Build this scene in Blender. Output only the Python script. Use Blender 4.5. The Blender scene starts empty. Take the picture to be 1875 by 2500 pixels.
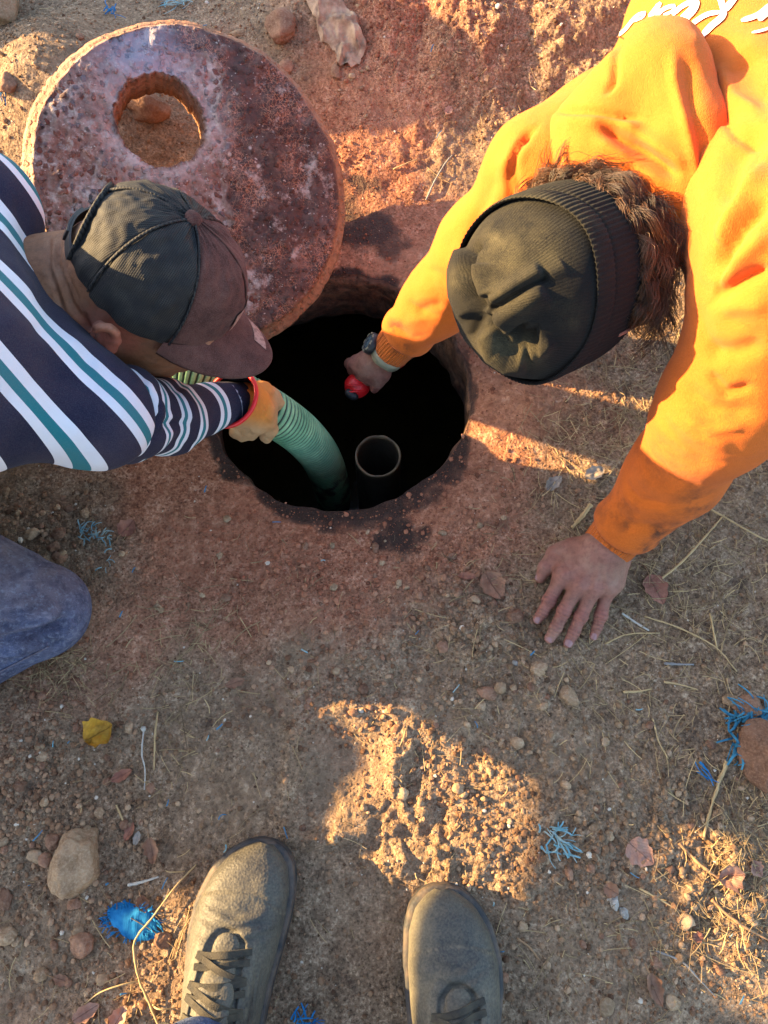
import bpy, math, random
import numpy as np
from mathutils import Vector, Matrix

# ------------------------------------------------------------------ camera, sky, sun
scene = bpy.context.scene
TILT = math.radians(20.0); CAMH = 1.0; FPX = 1733.0
cam_data = bpy.data.cameras.new("camera")
cam_data.sensor_fit = 'VERTICAL'; cam_data.sensor_height = 24.0
cam_data.lens = 24.0 * FPX / 2500.0
cam_data.clip_start = 0.01; cam_data.clip_end = 500.0
cam = bpy.data.objects.new("camera", cam_data)
cam.location = (0, 0, CAMH); cam.rotation_euler = (TILT, 0, 0)
scene.collection.objects.link(cam); scene.camera = cam

SUN_EL = math.radians(18.0); SUN_DIR = np.array([1.0, -0.18])      # ground direction the light travels in
SUN_DIR = SUN_DIR / np.linalg.norm(SUN_DIR)
world = bpy.data.worlds.new("World"); scene.world = world; world.use_nodes = True
wn = world.node_tree.nodes; wl = world.node_tree.links
for n in list(wn): wn.remove(n)
w_out = wn.new("ShaderNodeOutputWorld"); w_bg = wn.new("ShaderNodeBackground"); w_sky = wn.new("ShaderNodeTexSky")
w_sky.sky_type = 'NISHITA'; w_sky.sun_disc = False
w_sky.sun_elevation = SUN_EL
w_sky.sun_rotation = math.atan2(-SUN_DIR[0], -SUN_DIR[1])
w_sky.dust_density = 1.6
w_bg.inputs["Strength"].default_value = 0.125
wl.new(w_sky.outputs[0], w_bg.inputs["Color"]); wl.new(w_bg.outputs[0], w_out.inputs["Surface"])
sun_data = bpy.data.lights.new("sun", 'SUN')
sun_data.energy = 5.0; sun_data.angle = math.radians(0.53); sun_data.color = (1.0, 0.68, 0.31)
sun = bpy.data.objects.new("sun", sun_data)
_ld = Vector((SUN_DIR[0]*math.cos(SUN_EL), SUN_DIR[1]*math.cos(SUN_EL), -math.sin(SUN_EL)))
sun.rotation_euler = _ld.to_track_quat('-Z', 'Y').to_euler()
sun.location = (-3, 0.4, 2.5)
scene.collection.objects.link(sun)
scene.view_settings.view_transform = 'Standard'; scene.view_settings.look = 'None'
scene.view_settings.exposure = 2.6; scene.view_settings.gamma = 1.0
scene.view_settings.use_curve_mapping = False
scene.cycles.use_denoising = True
scene.cycles.max_bounces = 6

# ------------------------------------------------------------------ helpers
C = scene.collection
ST, CT = math.sin(TILT), math.cos(TILT)
def P(px, py, z=0.0):
    """point at height z on the line of sight of a position (px, py) on the 1875 x 2500 photograph"""
    s = (1250.0 - py) / FPX
    d = (CAMH - z) / (CT - s * ST)
    return np.array([(px - 937.5) / FPX * d, d * (ST + s * CT), z])
def pix(v):
    v = np.asarray(v, float); q = v - np.array([0, 0, CAMH])
    d = q[..., 1] * ST - q[..., 2] * CT
    u = q[..., 1] * CT + q[..., 2] * ST
    return 937.5 + FPX * q[..., 0] / d, 1250 - FPX * u / d
def basis(p):
    """right, up, towards-camera at p"""
    c = np.array([0, 0, CAMH]) - p; c = c / np.linalg.norm(c)
    r = np.array([1.0, 0, 0]); r = r - r.dot(c) * c; r /= np.linalg.norm(r)
    return r, np.cross(c, r), c
def unit(v):
    v = np.asarray(v, float); return v / np.linalg.norm(v)
def sstep(a, b, x):
    t = np.clip((x - a) / (b - a), 0, 1); return t * t * (3 - 2 * t)

# value noise --------------------------------------------------------
def _h(i, j, k, seed):
    n = (i.astype(np.int64) * 374761393 + j.astype(np.int64) * 668265263 + k.astype(np.int64) * 2147483647 + seed * 1274126177) & 0xffffffff
    n = ((n ^ (n >> 13)) * 1274126177) & 0xffffffff
    n = (n ^ (n >> 16)) & 0xffffffff
    n = (n * 2246822519) & 0xffffffff; n = n ^ (n >> 15)
    return (n & 0xffff) / 32767.5 - 1.0
def vn3(x, y, z, seed=0):
    i, j, k = np.floor(x), np.floor(y), np.floor(z)
    fx, fy, fz = x - i, y - j, z - k
    fx = fx * fx * (3 - 2 * fx); fy = fy * fy * (3 - 2 * fy); fz = fz * fz * (3 - 2 * fz)
    r = 0
    for a in (0, 1):
        for b in (0, 1):
            for c in (0, 1):
                w = (fx if a else 1 - fx) * (fy if b else 1 - fy) * (fz if c else 1 - fz)
                r = r + w * _h(i + a, j + b, k + c, seed)
    return r
def vn2(x, y, seed=0):
    i, j = np.floor(x), np.floor(y); fx, fy = x - i, y - j
    fx = fx * fx * fx * (fx * (fx * 6 - 15) + 10); fy = fy * fy * fy * (fy * (fy * 6 - 15) + 10)
    z = np.zeros_like(i); r = 0
    for a in (0, 1):
        for b in (0, 1):
            r = r + (fx if a else 1 - fx) * (fy if b else 1 - fy) * _h(i + a, j + b, z, seed)
    return r
def fbm2(x, y, f, octs, seed=0, gain=0.5):
    r = 0; a = 1.0
    for o in range(octs):
        th = 0.6 + o * 1.1; cx, sx = math.cos(th), math.sin(th)
        r = r + a * vn2((x * cx - y * sx) * f + 17.3 * o, (x * sx + y * cx) * f - 9.1 * o, seed + o); f *= 2.03; a *= gain
    return r
def fbm3(p, f, octs, seed=0, gain=0.5):
    r = 0; a = 1.0
    for o in range(octs):
        r = r + a * vn3(p[:, 0] * f + 3.1 * o, p[:, 1] * f - 7.7 * o, p[:, 2] * f + 5.9 * o, seed + o); f *= 2.03; a *= gain
    return r
def clods2(x, y, cell, seed):
    """rounded lumps: height of a field of half-buried balls of uneven size"""
    i0, j0 = np.floor(x / cell), np.floor(y / cell); best = np.zeros_like(x); z = np.zeros_like(i0)
    for a in (-1, 0, 1):
        for b in (-1, 0, 1):
            i, j = i0 + a, j0 + b
            cx = (i + .5 + .45 * _h(i, j, z, seed)) * cell; cy = (j + .5 + .45 * _h(i, j, z, seed + 1)) * cell
            rr = cell * (.38 + .30 * _h(i, j, z, seed + 2)); d2 = (x - cx) ** 2 + (y - cy) ** 2
            best = np.maximum(best, np.sqrt(np.maximum(rr * rr - d2, 0)))
    return best

# meshes ---------------------------------------------------------------
def np_mesh(name, verts, faces, smooth=True):
    """faces: (n,3) or (n,4) int array, or a list of such arrays"""
    me = bpy.data.meshes.new(name)
    fl = faces if isinstance(faces, list) else [faces]
    fl = [np.asarray(f, np.int32) for f in fl if len(f)]
    verts = np.asarray(verts, np.float32)
    me.vertices.add(len(verts)); me.vertices.foreach_set("co", verts.ravel())
    tot = sum(f.size for f in fl); npoly = sum(len(f) for f in fl)
    me.loops.add(tot); me.polygons.add(npoly)
    me.loops.foreach_set("vertex_index", np.concatenate([f.ravel() for f in fl]))
    sizes = np.concatenate([np.full(len(f), f.shape[1], np.int32) for f in fl])
    st = np.concatenate([[0], np.cumsum(sizes)[:-1]]).astype(np.int32)
    me.polygons.foreach_set("loop_start", st)
    me.polygons.foreach_set("use_smooth", np.full(npoly, smooth))
    me.update(calc_edges=True); me.validate()
    return me
def attr(me, name, vals):
    a = me.attributes.new(name, 'FLOAT', 'POINT'); a.data.foreach_set("value", np.asarray(vals, np.float32))
def vattr(me, name, vals):
    a = me.attributes.new(name, 'FLOAT_VECTOR', 'POINT'); a.data.foreach_set("vector", np.asarray(vals, np.float32).ravel())
def link(name, me, mat, parent=None):
    o = bpy.data.objects.new(name, me)
    if mat is not None:
        if not len(me.materials): me.materials.append(mat)
    C.objects.link(o)
    if parent is not None:
        o.parent = parent
        o.matrix_parent_inverse = (Matrix.Translation(-parent.location) if parent.type == 'EMPTY' and parent.parent is None and parent.get('_root') else Matrix())
    return o
def tag(o, label=None, cat=None, group=None, kind=None):
    if label: o['label'] = label
    if cat: o['category'] = cat
    if group: o['group'] = group
    if kind: o['kind'] = kind
    return o
def thing(name, label, cat, loc, group=None):
    o = bpy.data.objects.new(name, None); o.empty_display_size = .05
    o.location = [float(c) for c in loc]; C.objects.link(o); o['_root'] = 1
    return tag(o, label, cat, group)
def vnormals(v, quads):
    n = np.zeros_like(v)
    fn = np.cross(v[quads[:, 2]] - v[quads[:, 0]], v[quads[:, -1]] - v[quads[:, 1]]) if quads.shape[1] == 4 else np.cross(v[quads[:, 1]] - v[quads[:, 0]], v[quads[:, 2]] - v[quads[:, 0]])
    for c in range(quads.shape[1]): np.add.at(n, quads[:, c], fn)
    return n / np.maximum(np.linalg.norm(n, axis=1, keepdims=True), 1e-12)
def relax(v, quads, it=2, f=.5):
    cnt = np.zeros(len(v)); k = quads.shape[1]
    for c in range(k): np.add.at(cnt, quads[:, c], 2)
    for _ in range(it):
        s = np.zeros_like(v)
        for c in range(k):
            np.add.at(s, quads[:, c], v[quads[:, (c + 1) % k]] + v[quads[:, c - 1]])
        v = v * (1 - f) + f * s / np.maximum(cnt, 1)[:, None]
    return v
def sdf_mesh(f, lo, hi, h, it=2):
    """surface nets on a numpy field f(X, Y, Z)"""
    lo = np.asarray(lo, float); hi = np.asarray(hi, float)
    n = np.ceil((hi - lo) / h).astype(int) + 1
    ax = [lo[i] + h * np.arange(n[i]) for i in range(3)]
    X, Y, Z = np.meshgrid(*[a.astype(np.float32) for a in ax], indexing='ij')
    D = f(X, Y, Z).astype(np.float32); del X, Y, Z
    nx, ny, nz = D.shape
    cn = (nx - 1, ny - 1, nz - 1)
    ins = D < 0
    cs = np.zeros(cn, np.int8)
    for a in (0, 1):
        for b in (0, 1):
            for c in (0, 1): cs += ins[a:a + cn[0], b:b + cn[1], c:c + cn[2]]
    act = np.argwhere((cs > 0) & (cs < 8)); ids = -np.ones(cn, np.int32)
    ids[act[:, 0], act[:, 1], act[:, 2]] = np.arange(len(act))
    acc = np.zeros((len(act), 3)); cnt = np.zeros(len(act))
    for axis in range(3):
        o1, o2 = [k for k in range(3) if k != axis]
        for a in (0, 1):
            for b in (0, 1):
                q = act.copy(); q[:, o1] += a; q[:, o2] += b
                q2 = q.copy(); q2[:, axis] += 1
                d0 = D[q[:, 0], q[:, 1], q[:, 2]]; d1 = D[q2[:, 0], q2[:, 1], q2[:, 2]]
                m = (d0 < 0) != (d1 < 0); t = d0[m] / (d0[m] - d1[m])
                pp = q[m].astype(float); pp[:, axis] += t
                acc[m] += pp; cnt[m] += 1
    v = lo + h * acc / cnt[:, None]
    quads = []
    for axis in range(3):
        o1, o2 = [(1, 2), (2, 0), (0, 1)][axis]
        s0 = [slice(None)] * 3; s1 = [slice(None)] * 3
        s0[axis] = slice(0, -1); s1[axis] = slice(1, None)
        ch = np.argwhere(ins[tuple(s0)] != ins[tuple(s1)])
        ch = ch[(ch[:, o1] > 0) & (ch[:, o2] > 0) & (ch[:, o1] < n[o1] - 1) & (ch[:, o2] < n[o2] - 1)]
        if not len(ch): continue
        def cell(a, b):
            q = ch.copy(); q[:, o1] -= a; q[:, o2] -= b
            return ids[q[:, 0], q[:, 1], q[:, 2]]
        q = np.stack([cell(1, 1), cell(0, 1), cell(0, 0), cell(1, 0)], 1)
        fl = ~ins[ch[:, 0], ch[:, 1], ch[:, 2]]
        q[fl] = q[fl][:, ::-1]
        quads.append(q)
    quads = np.concatenate(quads)
    return relax(v, quads, it), quads
class F3:
    """a small field builder: rounded cones and ellipsoids blended together"""
    def __init__(s): s.ops = []
    def cone(s, a, b, ra, rb=None, k=.02, flat=None, sub=False):
        s.ops.append(('c', np.asarray(a, float), np.asarray(b, float), ra, ra if rb is None else rb, k, flat, sub)); return s
    def chain(s, pts, rad, k=.02, flat=None):
        for i in range(len(pts) - 1): s.cone(pts[i], pts[i + 1], rad[i], rad[i + 1], k, flat)
        return s
    def ell(s, c, axes, r, k=.02, sub=False):
        s.ops.append(('e', np.asarray(c, float), np.asarray(axes, float), np.asarray(r, float), k, sub)); return s
    def __call__(s, X, Y, Z):
        D = None
        for o in s.ops:
            if o[0] == 'c':
                _, a, b, ra, rb, k, flat, sub = o
                ba = b - a; L2 = max(ba.dot(ba), 1e-9)
                x, y, z = X - np.float32(a[0]), Y - np.float32(a[1]), Z - np.float32(a[2])
                t = np.clip((x * ba[0] + y * ba[1] + z * ba[2]) / L2, 0, 1).astype(np.float32)
                x = x - t * np.float32(ba[0]); y = y - t * np.float32(ba[1]); z = z - t * np.float32(ba[2])
                d2 = x * x + y * y + z * z
                if flat is not None:
                    fd, fk = flat; vv = x * np.float32(fd[0]) + y * np.float32(fd[1]) + z * np.float32(fd[2])
                    d2 = d2 + vv * vv * np.float32(fk * fk - 1)
                d = np.sqrt(np.maximum(d2, 0)) - (ra + (rb - ra) * t)
            else:
                _, c, axes, r, k, sub = o
                x, y, z = X - np.float32(c[0]), Y - np.float32(c[1]), Z - np.float32(c[2])
                q = 0; g = 0
                for i in range(3):
                    u = (x * np.float32(axes[i][0]) + y * np.float32(axes[i][1]) + z * np.float32(axes[i][2])) / np.float32(r[i])
                    q = q + u * u; g = g + (u / np.float32(r[i])) ** 2
                q = np.sqrt(q); d = q * (q - 1) / np.maximum(np.sqrt(g), 1e-6)
            d = d.astype(np.float32)
            if D is None: D = d
            elif sub:
                h = np.clip(.5 - .5 * (D + d) / k, 0, 1); D = D * (1 - h) - d * h + k * h * (1 - h)
            else:
                h = np.clip(.5 + .5 * (d - D) / k, 0, 1); D = d * (1 - h) + D * h - k * h * (1 - h)
        return D
    def bounds(s, pad=.02):
        lo = np.full(3, 9.); hi = np.full(3, -9.)
        for o in s.ops:
            if o[0] == 'c':
                for p, r in ((o[1], o[3]), (o[2], o[4])):
                    lo = np.minimum(lo, p - r); hi = np.maximum(hi, p + r)
            else:
                r = max(o[3]); lo = np.minimum(lo, o[1] - r); hi = np.maximum(hi, o[1] + r)
        return lo - pad, hi + pad
    def mesh(s, h, it=2, pad=.02, lo=None, hi=None):
        l, u = s.bounds(pad)
        if lo is not None: l = np.maximum(l, lo)
        if hi is not None: u = np.minimum(u, hi)
        return sdf_mesh(s, l, u, h, it)
def catmull(pts, n):
    pts = np.asarray(pts, float); p = np.vstack([2 * pts[0] - pts[1], pts, 2 * pts[-1] - pts[-2]])
    out = []
    for i in range(1, len(p) - 2):
        t = np.linspace(0, 1, n, endpoint=False)[:, None]
        a, b, c, d = p[i - 1], p[i], p[i + 1], p[i + 2]
        out.append(.5 * ((2 * b) + (-a + c) * t + (2 * a - 5 * b + 4 * c - d) * t ** 2 + (-a + 3 * b - 3 * c + d) * t ** 3))
    out.append(pts[-1:]); return np.vstack(out)
def frames(path):
    t = np.gradient(path, axis=0); t /= np.maximum(np.linalg.norm(t, axis=1, keepdims=True), 1e-9)
    n = np.zeros_like(t); ref = np.array([0, 0, 1.]) if abs(t[0][2]) < .9 else np.array([1., 0, 0])
    n[0] = unit(np.cross(t[0], ref))
    for i in range(1, len(t)):
        q = n[i - 1] - n[i - 1].dot(t[i]) * t[i]; n[i] = unit(q)
    return t, n, np.cross(t, n)
def tube(path, rad, sides=8, cap=True, off=0, flat=1.0):
    path = np.asarray(path, float); t, n, b = frames(path); m = len(path)
    rad = np.broadcast_to(np.asarray(rad, float), (m,))
    a = np.linspace(0, 2 * math.pi, sides, endpoint=False)
    v = (path[:, None] + rad[:, None, None] * (np.cos(a)[None, :, None] * n[:, None] + flat * np.sin(a)[None, :, None] * b[:, None])).reshape(-1, 3)
    i = np.arange(m - 1)[:, None] * sides; j = np.arange(sides)[None]; j2 = (j + 1) % sides
    q = np.stack([i + j, i + j2, i + sides + j2, i + sides + j], -1).reshape(-1, 4)
    f = [q + off]
    if cap:
        v = np.vstack([v, path[:1], path[-1:]]); c0, c1 = m * sides, m * sides + 1
        k = np.arange(sides); k2 = (k + 1) % sides
        f.append(np.stack([k2, k, np.full(sides, c0)], 1) + off)
        f.append(np.stack([(m - 1) * sides + k, (m - 1) * sides + k2, np.full(sides, c1)], 1) + off)
    return v, f
class MB:
    """collects vertices and faces"""
    def __init__(s): s.v = []; s.q = []; s.t = []; s.n = 0; s.at = []
    def add(s, v, faces, at=None):
        v = np.asarray(v, float)
        for f in (faces if isinstance(faces, list) else [faces]):
            f = np.asarray(f, int)
            if not len(f): continue
            (s.q if f.shape[1] == 4 else s.t).append(f + s.n)
        s.v.append(v); s.n += len(v)
        if at is not None: s.at.append(np.broadcast_to(np.asarray(at, float), (len(v),)))
        return s
    def box(s, c, ax, half, bev=0.0):
        c = np.asarray(c, float); ax = np.asarray(ax, float)
        if bev <= 0:
            sg = np.array([[a, b, d] for a in (-1, 1) for b in (-1, 1) for d in (-1, 1)], float)
            v = c + (sg * np.asarray(half)) @ ax
            f = np.array([[0, 1, 3, 2], [4, 6, 7, 5], [0, 4, 5, 1], [2, 3, 7, 6], [0, 2, 6, 4], [1, 5, 7, 3]])
            return s.add(v, f)
        return s
    def mesh(s, name, smooth=True, atname=None):
        fs = []
        if s.q: fs.append(np.concatenate(s.q))
        if s.t: fs.append(np.concatenate(s.t))
        me = np_mesh(name, np.concatenate(s.v), fs, smooth)
        if atname: attr(me, atname, np.concatenate(s.at))
        return me
def lathe(prof, c, axes, n=48, closed=False):
    """prof: (r, h) rows turned about axes[2] through c"""
    prof = np.asarray(prof, float); a = np.linspace(0, 2 * math.pi, n, endpoint=False)
    v = (np.asarray(c) + prof[:, None, 0, None] * (np.cos(a)[None, :, None] * axes[0] + np.sin(a)[None, :, None] * axes[1]) + prof[:, None, 1, None] * axes[2]).reshape(-1, 3)
    m = len(prof); i = np.arange(m - 1)[:, None] * n; j = np.arange(n)[None]; j2 = (j + 1) % n
    return v, np.stack([i + j, i + j2, i + n + j2, i + n + j], -1).reshape(-1, 4)
def poly_d(px, py, line):
    """distance in photograph pixels to a polyline, signed side, and how far along (0..1)"""
    best = np.full(px.shape, 1e9); side = np.zeros(px.shape); along = np.zeros(px.shape)
    line = np.asarray(line, float); seg = np.linalg.norm(np.diff(line, axis=0), axis=1); tot = seg.sum(); acc = 0
    for i in range(len(line) - 1):
        a, b = line[i], line[i + 1]; ba = b - a; L2 = ba.dot(ba)
        t = np.clip(((px - a[0]) * ba[0] + (py - a[1]) * ba[1]) / L2, 0, 1)
        dx, dy = px - a[0] - t * ba[0], py - a[1] - t * ba[1]; d = np.hypot(dx, dy)
        m = d < best; best = np.where(m, d, best)
        side = np.where(m, np.sign(ba[0] * dy - ba[1] * dx), side); along = np.where(m, (acc + t * seg[i]) / tot, along); acc += seg[i]
    return best, side, along

# materials --------------------------------------------------------------
class NT:
    def __init__(s, name):
        s.m = bpy.data.materials.new(name); s.m.use_nodes = True; s.t = s.m.node_tree; s.N = s.t.nodes; s.L = s.t.links
        for n in list(s.N): s.N.remove(n)
        s.out = s.N.new("ShaderNodeOutputMaterial"); s.b = s.N.new("ShaderNodeBsdfPrincipled")
        s.L.new(s.b.outputs[0], s.out.inputs[0])
        s.geo = None
    def put(s, sock, val):
        if val is None: return
        if isinstance(val, bpy.types.NodeSocket): s.L.new(val, sock)
        elif isinstance(val, (tuple, list)) and len(val) == 3 and sock.type == 'RGBA': sock.default_value = (*val, 1)
        else: sock.default_value = val
    def set(s, **kw):
        names = dict(color="Base Color", rough="Roughness", metal="Metallic", spec="Specular IOR Level", normal="Normal", sss="Subsurface Weight", sheen="Sheen Weight", alpha="Alpha", coat="Coat Weight")
        for k, v in kw.items(): s.put(s.b.inputs[names[k]], v)
        return s
    def pos(s):
        if s.geo is None: s.geo = s.N.new("ShaderNodeNewGeometry").outputs["Position"]
        return s.geo
    def at(s, name, vec=False):
        n = s.N.new("ShaderNodeAttribute"); n.attribute_name = name; return n.outputs["Vector" if vec else "Fac"]
    def noise(s, scale, detail=4, rough=.55, vec=None, out="Fac", dist=0):
        n = s.N.new("ShaderNodeTexNoise"); n.inputs["Scale"].default_value = scale; n.inputs["Detail"].default_value = detail
        n.inputs["Roughness"].default_value = rough; n.inputs["Distortion"].default_value = dist
        s.L.new(vec or s.pos(), n.inputs["Vector"]); return n.outputs[out]
    def voro(s, scale, feat='F1', vec=None, out="Distance", rnd=1.0):
        n = s.N.new("ShaderNodeTexVoronoi"); n.feature = feat; n.inputs["Scale"].default_value = scale; n.inputs["Randomness"].default_value = rnd
        s.L.new(vec or s.pos(), n.inputs["Vector"]); return n.outputs[out]
    def ramp(s, fac, stops, interp='LINEAR'):
        n = s.N.new("ShaderNodeValToRGB"); r = n.color_ramp; r.interpolation = interp
        while len(r.elements) < len(stops): r.elements.new(.5)
        for e, (p, c) in zip(r.elements, stops):
            e.position = p; e.color = (*c, 1) if isinstance(c, (tuple, list)) else (c, c, c, 1)
        s.put(n.inputs[0], fac); return n.outputs[0]
    def mix(s, fac, a, b, mode='MIX'):
        n = s.N.new("ShaderNodeMix"); n.data_type = 'RGBA'; n.blend_type = mode
        s.put(n.inputs[0], fac); s.put(n.inputs[6], a); s.put(n.inputs[7], b); return n.outputs[2]
    def math(s, op, a, b=None, c=None):
        n = s.N.new("ShaderNodeMath"); n.operation = op; s.put(n.inputs[0], a)
        if b is not None: s.put(n.inputs[1], b)
        if c is not None: s.put(n.inputs[2], c)
        return n.outputs[0]
    def vscale(s, v, sc):
        n = s.N.new("ShaderNodeVectorMath"); n.operation = 'MULTIPLY'; s.put(n.inputs[0], v); n.inputs[1].default_value = sc; return n.outputs[0]
    def bump(s, h, dist, strength=1.0, prev=None):
        n = s.N.new("ShaderNodeBump"); n.inputs["Distance"].default_value = dist; n.inputs["Strength"].default_value = strength
        s.put(n.inputs["Height"], h)
        if prev is not None: s.L.new(prev, n.inputs["Normal"])
        return n.outputs[0]
def srgb(r, g, b):
    f = lambda c: (c / 255 / 12.92) if c / 255 <= .04045 else ((c / 255 + .055) / 1.055) ** 2.4
    return (f(r), f(g), f(b))
# ------------------------------------------------------------------ the setting: ground, tank, dark water
HC = np.array([-0.072, 0.588]); HR = 0.213
LIDC = P(478, 464, .148); LIDN = unit([.30, -.50, .81])
def ground_masks(x, y):
    hd = np.hypot(x - HC[0], y - HC[1]) - HR
    wob = fbm2(x, y, 9, 3, 40)
    return hd, wob
_dir_pts = {}
def G(x, y, fine=True):
    x = np.asarray(x, float); y = np.asarray(y, float)
    hd, wob = ground_masks(x, y)
    far = sstep(1.6, 5, np.hypot(x, y - .5))
    z = .009 * fbm2(x, y, 3.2, 3, 1) + .0018 * fbm2(x, y, 17, 3, 5)
    # the cut bank beyond the hole and the loose earth the cover lies on
    z = z + .10 * sstep(.86, 1.35, y + .04 * wob) * sstep(-.5, .1, x) + .05 * sstep(1.0, 1.5, y)
    z = z + .15 * np.exp(-(((x + .58) / .19) ** 2 + ((y - 1.10) / .20) ** 2)) + .03 * np.exp(-(((x + .45) / .25) ** 2 + ((y - 1.05) / .22) ** 2)) 
    # unseen earth heaps added on the left, shaped to throw shade into view
    z = z + np.maximum(0, SHADE_HEAPS(x, y))
    # worn edge round the opening
    z = z - .014 * np.exp(-np.maximum(hd, 0) / .035)
    # flattened boot prints
    q = P(835, 1890); z0 = .7 * np.exp(-(((x - q[0]) / .055) ** 4 + ((y - q[1]) / .062) ** 4)); z = z * (1 - z0) - .011 * z0 + .007 * np.exp(-((np.maximum(np.abs((x - q[0]) / .055), np.abs((y - q[1]) / .062)) - 1.25) / .16) ** 2) * (.6 + .6 * fbm2(x, y, 40, 2, 92))
    for (a_, b_, rx_, ry_, dp_) in ((1165, 1880, .020, .034, .011), (1030, 2035, .045, .016, .010), (945, 1990, .022, .016, .009), (1075, 1985, .012, .030, .009), (905, 2068, .05, .012, .009), (1010, 1905, .012, .014, .007), (760, 1960, .03, .03, .008)):
        q = P(a_, b_); z = z - dp_ * np.exp(-(((x - q[0]) / rx_) ** 2 + ((y - q[1]) / ry_) ** 2) ** 1.5)
    q = P(1215, 1950); dx, dy = x - q[0], y - q[1]; rr = np.hypot(dx / .058, dy / .062); z1 = np.exp(-rr ** 4)
    z = z * (1 - .75 * z1) + z1 * (-.004 + .0013 * np.sin(np.hypot(dx + .02, dy - .12) * 2 * math.pi / .0085))
    if fine:
        crumb = np.clip(crumb_mask(x, y), 0, 1) * (1 - z0) * (1 - .8 * z1) * (1 - np.exp(-np.maximum(hd, 0) / .04))
        xo, yo = x, y; x = x + .0045 * fbm2(xo, yo, 70, 2, 15); y = y + .0045 * fbm2(xo, yo, 70, 2, 16)
        z = z + crumb * (.007 + .006 * fbm2(xo, yo, 26, 2, 17)) + crumb * (.55 * clods2(x, y, .019, 11) * sstep(-.2, .4, fbm2(x, y, 30, 2, 12)) + .75 * clods2(x, y, .0095, 21) - .004)
        z = z + (.4 + .6 * crumb) * (.0013 * fbm2(x, y, 70, 3, 61) + .0012 * (1 - z0) * clods2(x, y, .007, 31) / .003)
    return z * (1 - far) - .02 * far
def SHADE_HEAPS(x, y):
    h = .300 + .085 * sstep(-.02, .12, y) + .022 * fbm2(x * 0, y, 5, 3, 77)
    return (h + .01 * fbm2(x, y, 9, 2, 78)) * np.exp(-((x + 1.18) / .24) ** 2 - ((y - .10) / .46) ** 4) + (.40 + .16 * np.exp(-((y - 1.46) / .16) ** 2) + .03 * fbm2(x * 0, y, 6, 2, 79)) * np.exp(-((x + 1.30) / .22) ** 2 - ((y - 1.50) / .44) ** 4) - .006
def crumb_mask(x, y):
    m = np.zeros_like(x)
    for (a, b, r, w) in ((1000, 1830, .13, 1), (1180, 1960, .12, 1), (1280, 2040, .08, .9), (860, 2020, .06, .8), (1150, 120, .24, 1.0), (950, 30, .15, .9), (1380, 230, .12, .8),
                      (1650, 1950, .09, .7), (120, 1280, .09, .7), (1050, 1450, .11, .6), (1200, 1560, .12, .7), (1700, 2180, .08, .5), (130, 1950, .13, .55), (720, 1400, .08, .35),
                      (60, 260, .12, .5), (1800, 2080, .10, .7), (330, 1800, .12, .3), (1500, 880, .08, .6)):
        q = P(a, b); m = m + w * np.exp(-((x - q[0]) ** 2 + (y - q[1]) ** 2) / r ** 2)
    m = m * (.65 + .7 * fbm2(x, y, 14, 2, 90)) + .10 * (1 + fbm2(x, y, 6, 2, 91))
    return m
def axis_pts(a, b, h, far):
    core = np.arange(a, b + h / 2, h); out = []; s = h; p = b
    while p < far: s *= 1.35; p += s; out.append(p)
    s = h; p = a; neg = []
    while p > -far: s *= 1.35; p -= s; neg.append(p)
    return np.concatenate([neg[::-1], core, out])
gx = axis_pts(-.95, .95, .0031, 60); gy = axis_pts(-.42, 1.70, .0031, 60)
GX, GY = np.meshgrid(gx, gy, indexing='ij'); nx_, ny_ = GX.shape
fx, fy = GX.ravel(), GY.ravel()
# pull the vertices next to the opening onto its uneven edge
ang = np.arctan2(fy - HC[1], fx - HC[0])
edge_r = HR + .004 * vn2(ang * 3 + 30, ang * 0 + 3, 3) + .0022 * vn2(ang * 9 + 30, ang * 0 + 9, 4)
hdist = np.hypot(fx - HC[0], fy - HC[1])
idx = np.arange(nx_ * ny_).reshape(nx_, ny_)
q = np.stack([idx[:-1, :-1], idx[1:, :-1], idx[1:, 1:], idx[:-1, 1:]], -1).reshape(-1, 4)
inside = hdist < edge_r
q = q[~inside[q].all(1)]
snap = np.zeros(len(fx), bool); mixed = inside[q].any(1); snap[q[mixed].ravel()] = True; snap &= inside
fx = np.where(snap, HC[0] + np.cos(ang) * edge_r, fx); fy = np.where(snap, HC[1] + np.sin(ang) * edge_r, fy)
fz = G(fx, fy)
GZ_ = fz.reshape(nx_, ny_)
def GS(x, y):
    """the finished ground's height, looked up"""
    x = np.asarray(x, float); y = np.asarray(y, float); i = np.clip(np.searchsorted(gx, x) - 1, 0, nx_ - 2); j = np.clip(np.searchsorted(gy, y) - 1, 0, ny_ - 2)
    u = np.clip((x - gx[i]) / (gx[i + 1] - gx[i]), 0, 1); v = np.clip((y - gy[j]) / (gy[j + 1] - gy[j]), 0, 1)
    return (GZ_[i, j] * (1 - u) + GZ_[i + 1, j] * u) * (1 - v) + (GZ_[i, j + 1] * (1 - u) + GZ_[i + 1, j + 1] * u) * v
used = np.zeros(len(fx), bool); used[q.ravel()] = True; remap = np.cumsum(used) - 1
gv = np.stack([fx, fy, fz], 1)[used]; gq = remap[q]
gme = np_mesh("ground", gv, gq)
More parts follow.
